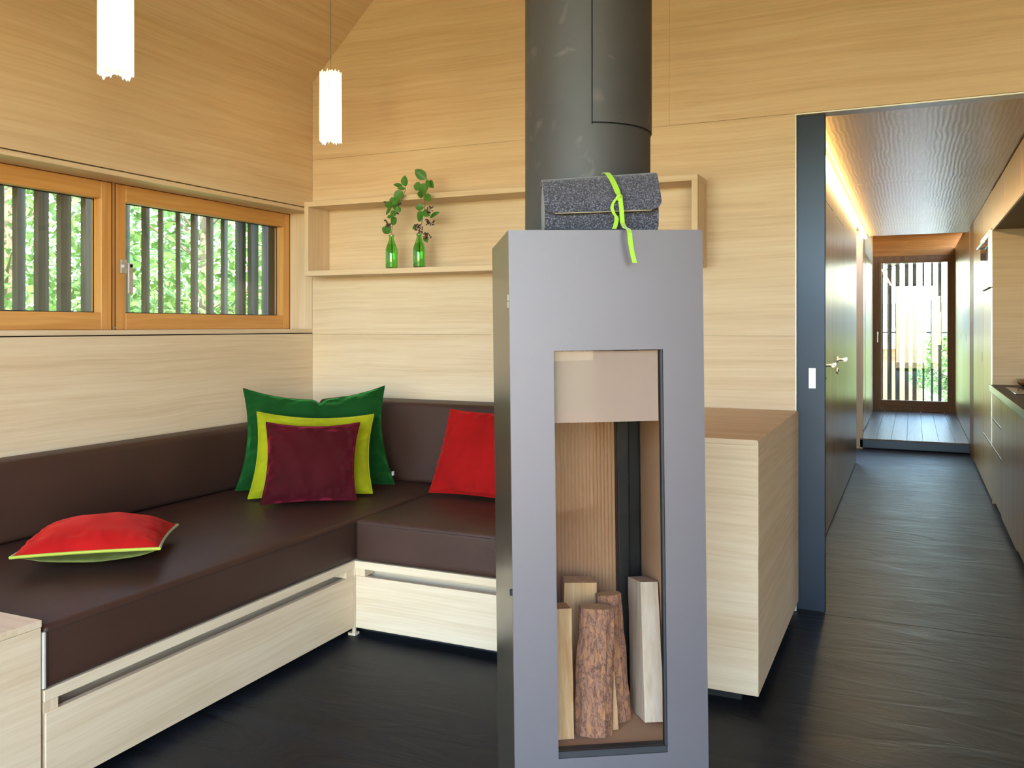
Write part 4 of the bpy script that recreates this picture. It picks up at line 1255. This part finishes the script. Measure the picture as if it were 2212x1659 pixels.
lv1 = rel([(690, 350, 680, 215, 100), (650, 345, 515, 320, 62), (690, 375, 575, 375, 48), (655, 410, 515, 505, 112), (510, 515, 440, 510, 60), (600, 505, 495, 590, 95), (495, 590, 375, 600, 88), (465, 640, 380, 700, 76), (565, 610, 600, 690, 60), (545, 670, 470, 760, 98), (545, 760, 480, 860, 92), (480, 740, 405, 765, 52), (455, 975, 330, 900, 105), (560, 560, 520, 650, 70)], 470, 1005)
be1 = [(380 - 470, 1005 - 560, 18, 22, 7), (600 - 470, 1005 - 580, 24, 20, 8), (565 - 470, 1005 - 705, 18, 14, 6), (385 - 470, 1005 - 815, 26, 24, 9), (425 - 470, 1005 - 870, 40, 26, 16)]
branch('narrower green leafy branch with few berries, nearer the window', B1, st1, lv1, be1, KB, seed=3)
st2 = [(0, 0), (35, 140), (80, 350), (80, 440), (95, 600), (108, 740)]
lv2 = rel([(1012, 262, 845, 150, 112), (1050, 285, 1110, 385, 78), (1000, 285, 1060, 360, 64), (935, 365, 820, 345, 96), (1015, 320, 920, 470, 122), (965, 480, 875, 460, 82), (990, 480, 1060, 565, 88), (972, 650, 850, 640, 84), (960, 690, 1050, 765, 82), (965, 700, 890, 825, 122), (1065, 790, 1190, 735, 62), (860, 905, 800, 935, 56), (1000, 1050, 1030, 1125, 62), (1030, 400, 1000, 330, 60)], 905, 1000)
be2 = [(1070 - 905, 1000 - 680, 42, 44, 20), (1085 - 905, 1000 - 872, 60, 34, 18), (895 - 905, 1000 - 920, 62, 42, 30), (1040 - 905, 1000 - 1035, 55, 48, 28), (930 - 905, 1000 - 985, 30, 14, 8), (1030 - 905, 1000 - 830, 16, 22, 8)]
branch('fuller leafy branch hung with dark berries, nearer the stove', B2, st2, lv2, be2, KB, seed=7)

# ------------------------------------------------------------------ outside: ground, terrace, screens
struct('ground', bx(-60, 60, -60, 400, -2.2, -2.0), grass_m, 'green meadow around the house')
tr = struct('terrace', bx(-6.5, 6.5, -8.5, YF - 0.21, -0.25, -0.09), foot_m, 'sunlit pale board terrace in front of the garden doors')
for i in range(30):
    ya = -8.5 + i * 0.243
    obj('terrace_board', bx(-6.5, 6.5, ya, ya + 0.237, -0.088, -0.06), terrace_m, tr)
struct('ground_bank', bx(-30, -3.4, 1.0, 40, -2.0, -0.2), grass_m, 'grassy bank beside the window wall')

def slat_obj(x, y, w, t, ang, z0, z1, parent):
    bm = bx(-w / 2, w / 2, -t / 2, t / 2, z0, z1)
    bm.transform(Matrix.Translation((x, y, 0)) @ Matrix.Rotation(ang, 4, 'Z'))
    return obj('slat', bm, slat_m, parent)
sc1 = thing('slat_screen', 'upright timber slat screen outside the larch windows', 'slat screen', (-3.38, 3.2, 0.0))
# (near edge, far edge) of each slat where it crosses x = -3.35
SL = [(2.305, 2.380), (2.416, 2.474), (2.512, 2.583), (2.619, 2.692), (2.741, 2.800), (2.965, 3.007), (3.077, 3.125), (3.179, 3.211), (3.292, 3.322), (3.391, 3.440), (3.500, 3.550), (3.605, 3.655), (3.714, 3.797), (3.812, 3.899), (3.926, 4.020), (4.03, 4.10)]
for y0, y1 in SL + [(1.62 + 0.115 * i, 1.67 + 0.115 * i) for i in range(6)]:
    yc = (y0 + y1) / 2
    dv = Vector((-3.35, yc)).normalized()
    need = (y1 - y0) * abs(dv.x)                 # breadth of the slat seen across its line to the room
    W_, T_2 = 0.090, 0.020
    s_ = min(1, max(0.05, (need - T_2 * 0.85) / W_))
    th = math.asin(s_)
    va = math.atan2(dv.y, dv.x)
    slat_obj(-3.35, yc, W_, T_2, va - th, 0.6, 2.45, sc1)
bm = nb()
box(bm, -3.44, -3.40, 1.5, 4.2, 0.58, 0.64); box(bm, -3.44, -3.40, 1.5, 4.2, 2.41, 2.47)
obj('rail', bm, slat_m, sc1)

sc2 = thing('slat_screen', 'upright timber slat screen outside the hallway garden door', 'slat screen', (0, 12.9, -0.1))
for a, b in ((-0.391, -0.364), (-0.310, -0.256), (-0.211, -0.157), (-0.095, -0.047), (-0.001, 0.050), (0.120, 0.143), (0.222, 0.248), (0.308, 0.348), (0.43, 0.47), (-0.50, -0.46)):
    bm = bx(a, b, 12.88, 12.93, -0.1, 2.6); obj('slat', bm, slat_dark, sc2)
obj('rail', tube(nb(), [(-0.6, 12.98, 1.118), (0.6, 12.98, 1.118)], 0.010, 8), slat_m, sc2)
struct('ground_porch', bx(-1.5, 1.5, 12.57, 14.0, -2.0, -0.02), drive_m, 'grey paved landing outside the hallway door')

# neighbours beyond the hallway door
gh = thing('garage', 'low brown garage with a pale flat roof beyond the hallway door', 'garage', (-0.4, 42, -2))
obj('wall', bx(-1.6, 0.35, 40, 45, -2.0, 0.27), garage_m, gh)
obj('roof', bx(-1.9, 0.55, 39.6, 45.4, 0.27, 1.15), white_wall, gh)
for i in range(2):
    obj('garage_door', bx(-1.45 + 0.9 * i, -0.65 + 0.9 * i, 39.96, 40.0, -1.98, -0.1), plain('garage_door_m%d' % i, srgb(132, 88, 60), 0.8), gh)
struct('driveway', bx(-6, 6, 20, 39.5, -2.0, -1.96), drive_m, 'blue grey paved driveway before the garage')
# wooded hill
bm = nb(); NX, NY = 70, 12
G = []
for j in range(NY + 1):
    row = []
    for i in range(NX + 1):
        x = -140 + 280 * i / NX; y = 230 + 130 * j / NY
        z = -2 + (10.5 + 3 * noise.noise(Vector((x * 0.02, 3.3, 0)))) * math.sin(math.pi * 0.5 * min(1, j / 6)) + 1.6 * noise.noise(Vector((x * 0.16, y * 0.1, 1)))
        row.append(bm.verts.new((x, y, z)))
    G.append(row)
for j in range(NY):
    for i in range(NX): bm.faces.new((G[j][i], G[j][i + 1], G[j + 1][i + 1], G[j + 1][i]))
struct('ground_hill', bm, hill_m, 'bluish wooded hill on the horizon', smooth=True)

def shrub(name, label, cx, cy, z0, rx, ry, z1, zc, n, size, mat, seed, group='trees outside the windows'):
    rnd = random.Random(seed)
    t = thing(name, label, 'tree', (cx, cy, z0), group)
    bm = nb()
    tube(bm, [(cx, cy, z0), (cx + 0.05, cy, z0 + (z1 - z0) * 0.5), (cx, cy + 0.04, z1 - 0.3)], [0.06, 0.045, 0.02], 7)
    ends = []
    for i in range(16):
        a = rnd.uniform(0, 6.28); zz = rnd.uniform(zc - 0.3, z1 - 0.5); r = rnd.uniform(0.5, 1.0)
        e = (cx + rx * r * math.cos(a), cy + ry * r * math.sin(a), zz + rnd.uniform(0.1, 0.6))
        tube(bm, [(cx, cy, zz), ((cx + e[0]) / 2, (cy + e[1]) / 2, zz + 0.2), e], [0.02, 0.013, 0.006], 5)
    obj('trunk', bm, bark_tree, t)
    bm = nb()
    for i in range(n):
        while True:
            u, v, w = rnd.uniform(-1, 1), rnd.uniform(-1, 1), rnd.uniform(-1, 1)
            q = u * u + v * v + w * w
            if 0.2 < q < 1 and noise.noise(Vector((u * 2.2 + seed, v * 2.2, w * 2.2))) > -0.12: break
        p = Vector((cx + u * rx, cy + v * ry, (zc + z1) / 2 + w * (z1 - zc) / 2))
        d = Vector((rnd.uniform(-1, 1), rnd.uniform(-1, 1), rnd.uniform(-0.9, 0.5))).normalized()
        s = d.cross(Vector((rnd.uniform(-1, 1), rnd.uniform(-1, 1), rnd.uniform(-1, 1)))).normalized()
        L = size * rnd.uniform(0.7, 1.4)
        a_ = bm.verts.new(p); b_ = bm.verts.new(p + d * L * 0.5 + s * L * 0.22); c_ = bm.verts.new(p + d * L); e_ = bm.verts.new(p + d * L * 0.5 - s * L * 0.22)
        bm.faces.new((a_, b_, c_, e_))
    o = obj('foliage', bm, mat, t); o['kind'] = 'stuff'
SP = [(-6.2, 4.4, 'leafy tree behind the left window, nearest the photo edge'), (-6.2, 6.4, 'leafy tree seen behind the middle of the right window'),
      (-6.6, 8.5, 'leafy tree behind the dark slats at the shelf end of the right window'), (-8.4, 5.2, 'pale leafy tree farther back behind the left window'),
      (-8.5, 7.35, 'pale leafy tree farther back, seen beside the window handle'), (-8.8, 9.6, 'pale leafy tree farthest back behind the right window')]
for i, (x, y, lab) in enumerate(SP):
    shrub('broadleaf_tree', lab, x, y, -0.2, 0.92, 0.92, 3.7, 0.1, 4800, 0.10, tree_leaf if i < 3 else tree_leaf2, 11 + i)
shrub('broadleaf_tree', 'leafy tree with hanging twigs above the garage', -0.7, 19.0, -2.0, 1.3, 1.2, 5.2, 2.25, 2500, 0.16, tree_leaf, 40)
shrub('broadleaf_tree', 'round green tree right of the garage', 1.1, 33.0, -2.0, 1.3, 1.2, 1.0, -1.4, 2500, 0.2, tree_leaf, 44)

for o in bpy.data.objects:          # working notes of the builder
    if '_m' in o: del o['_m']
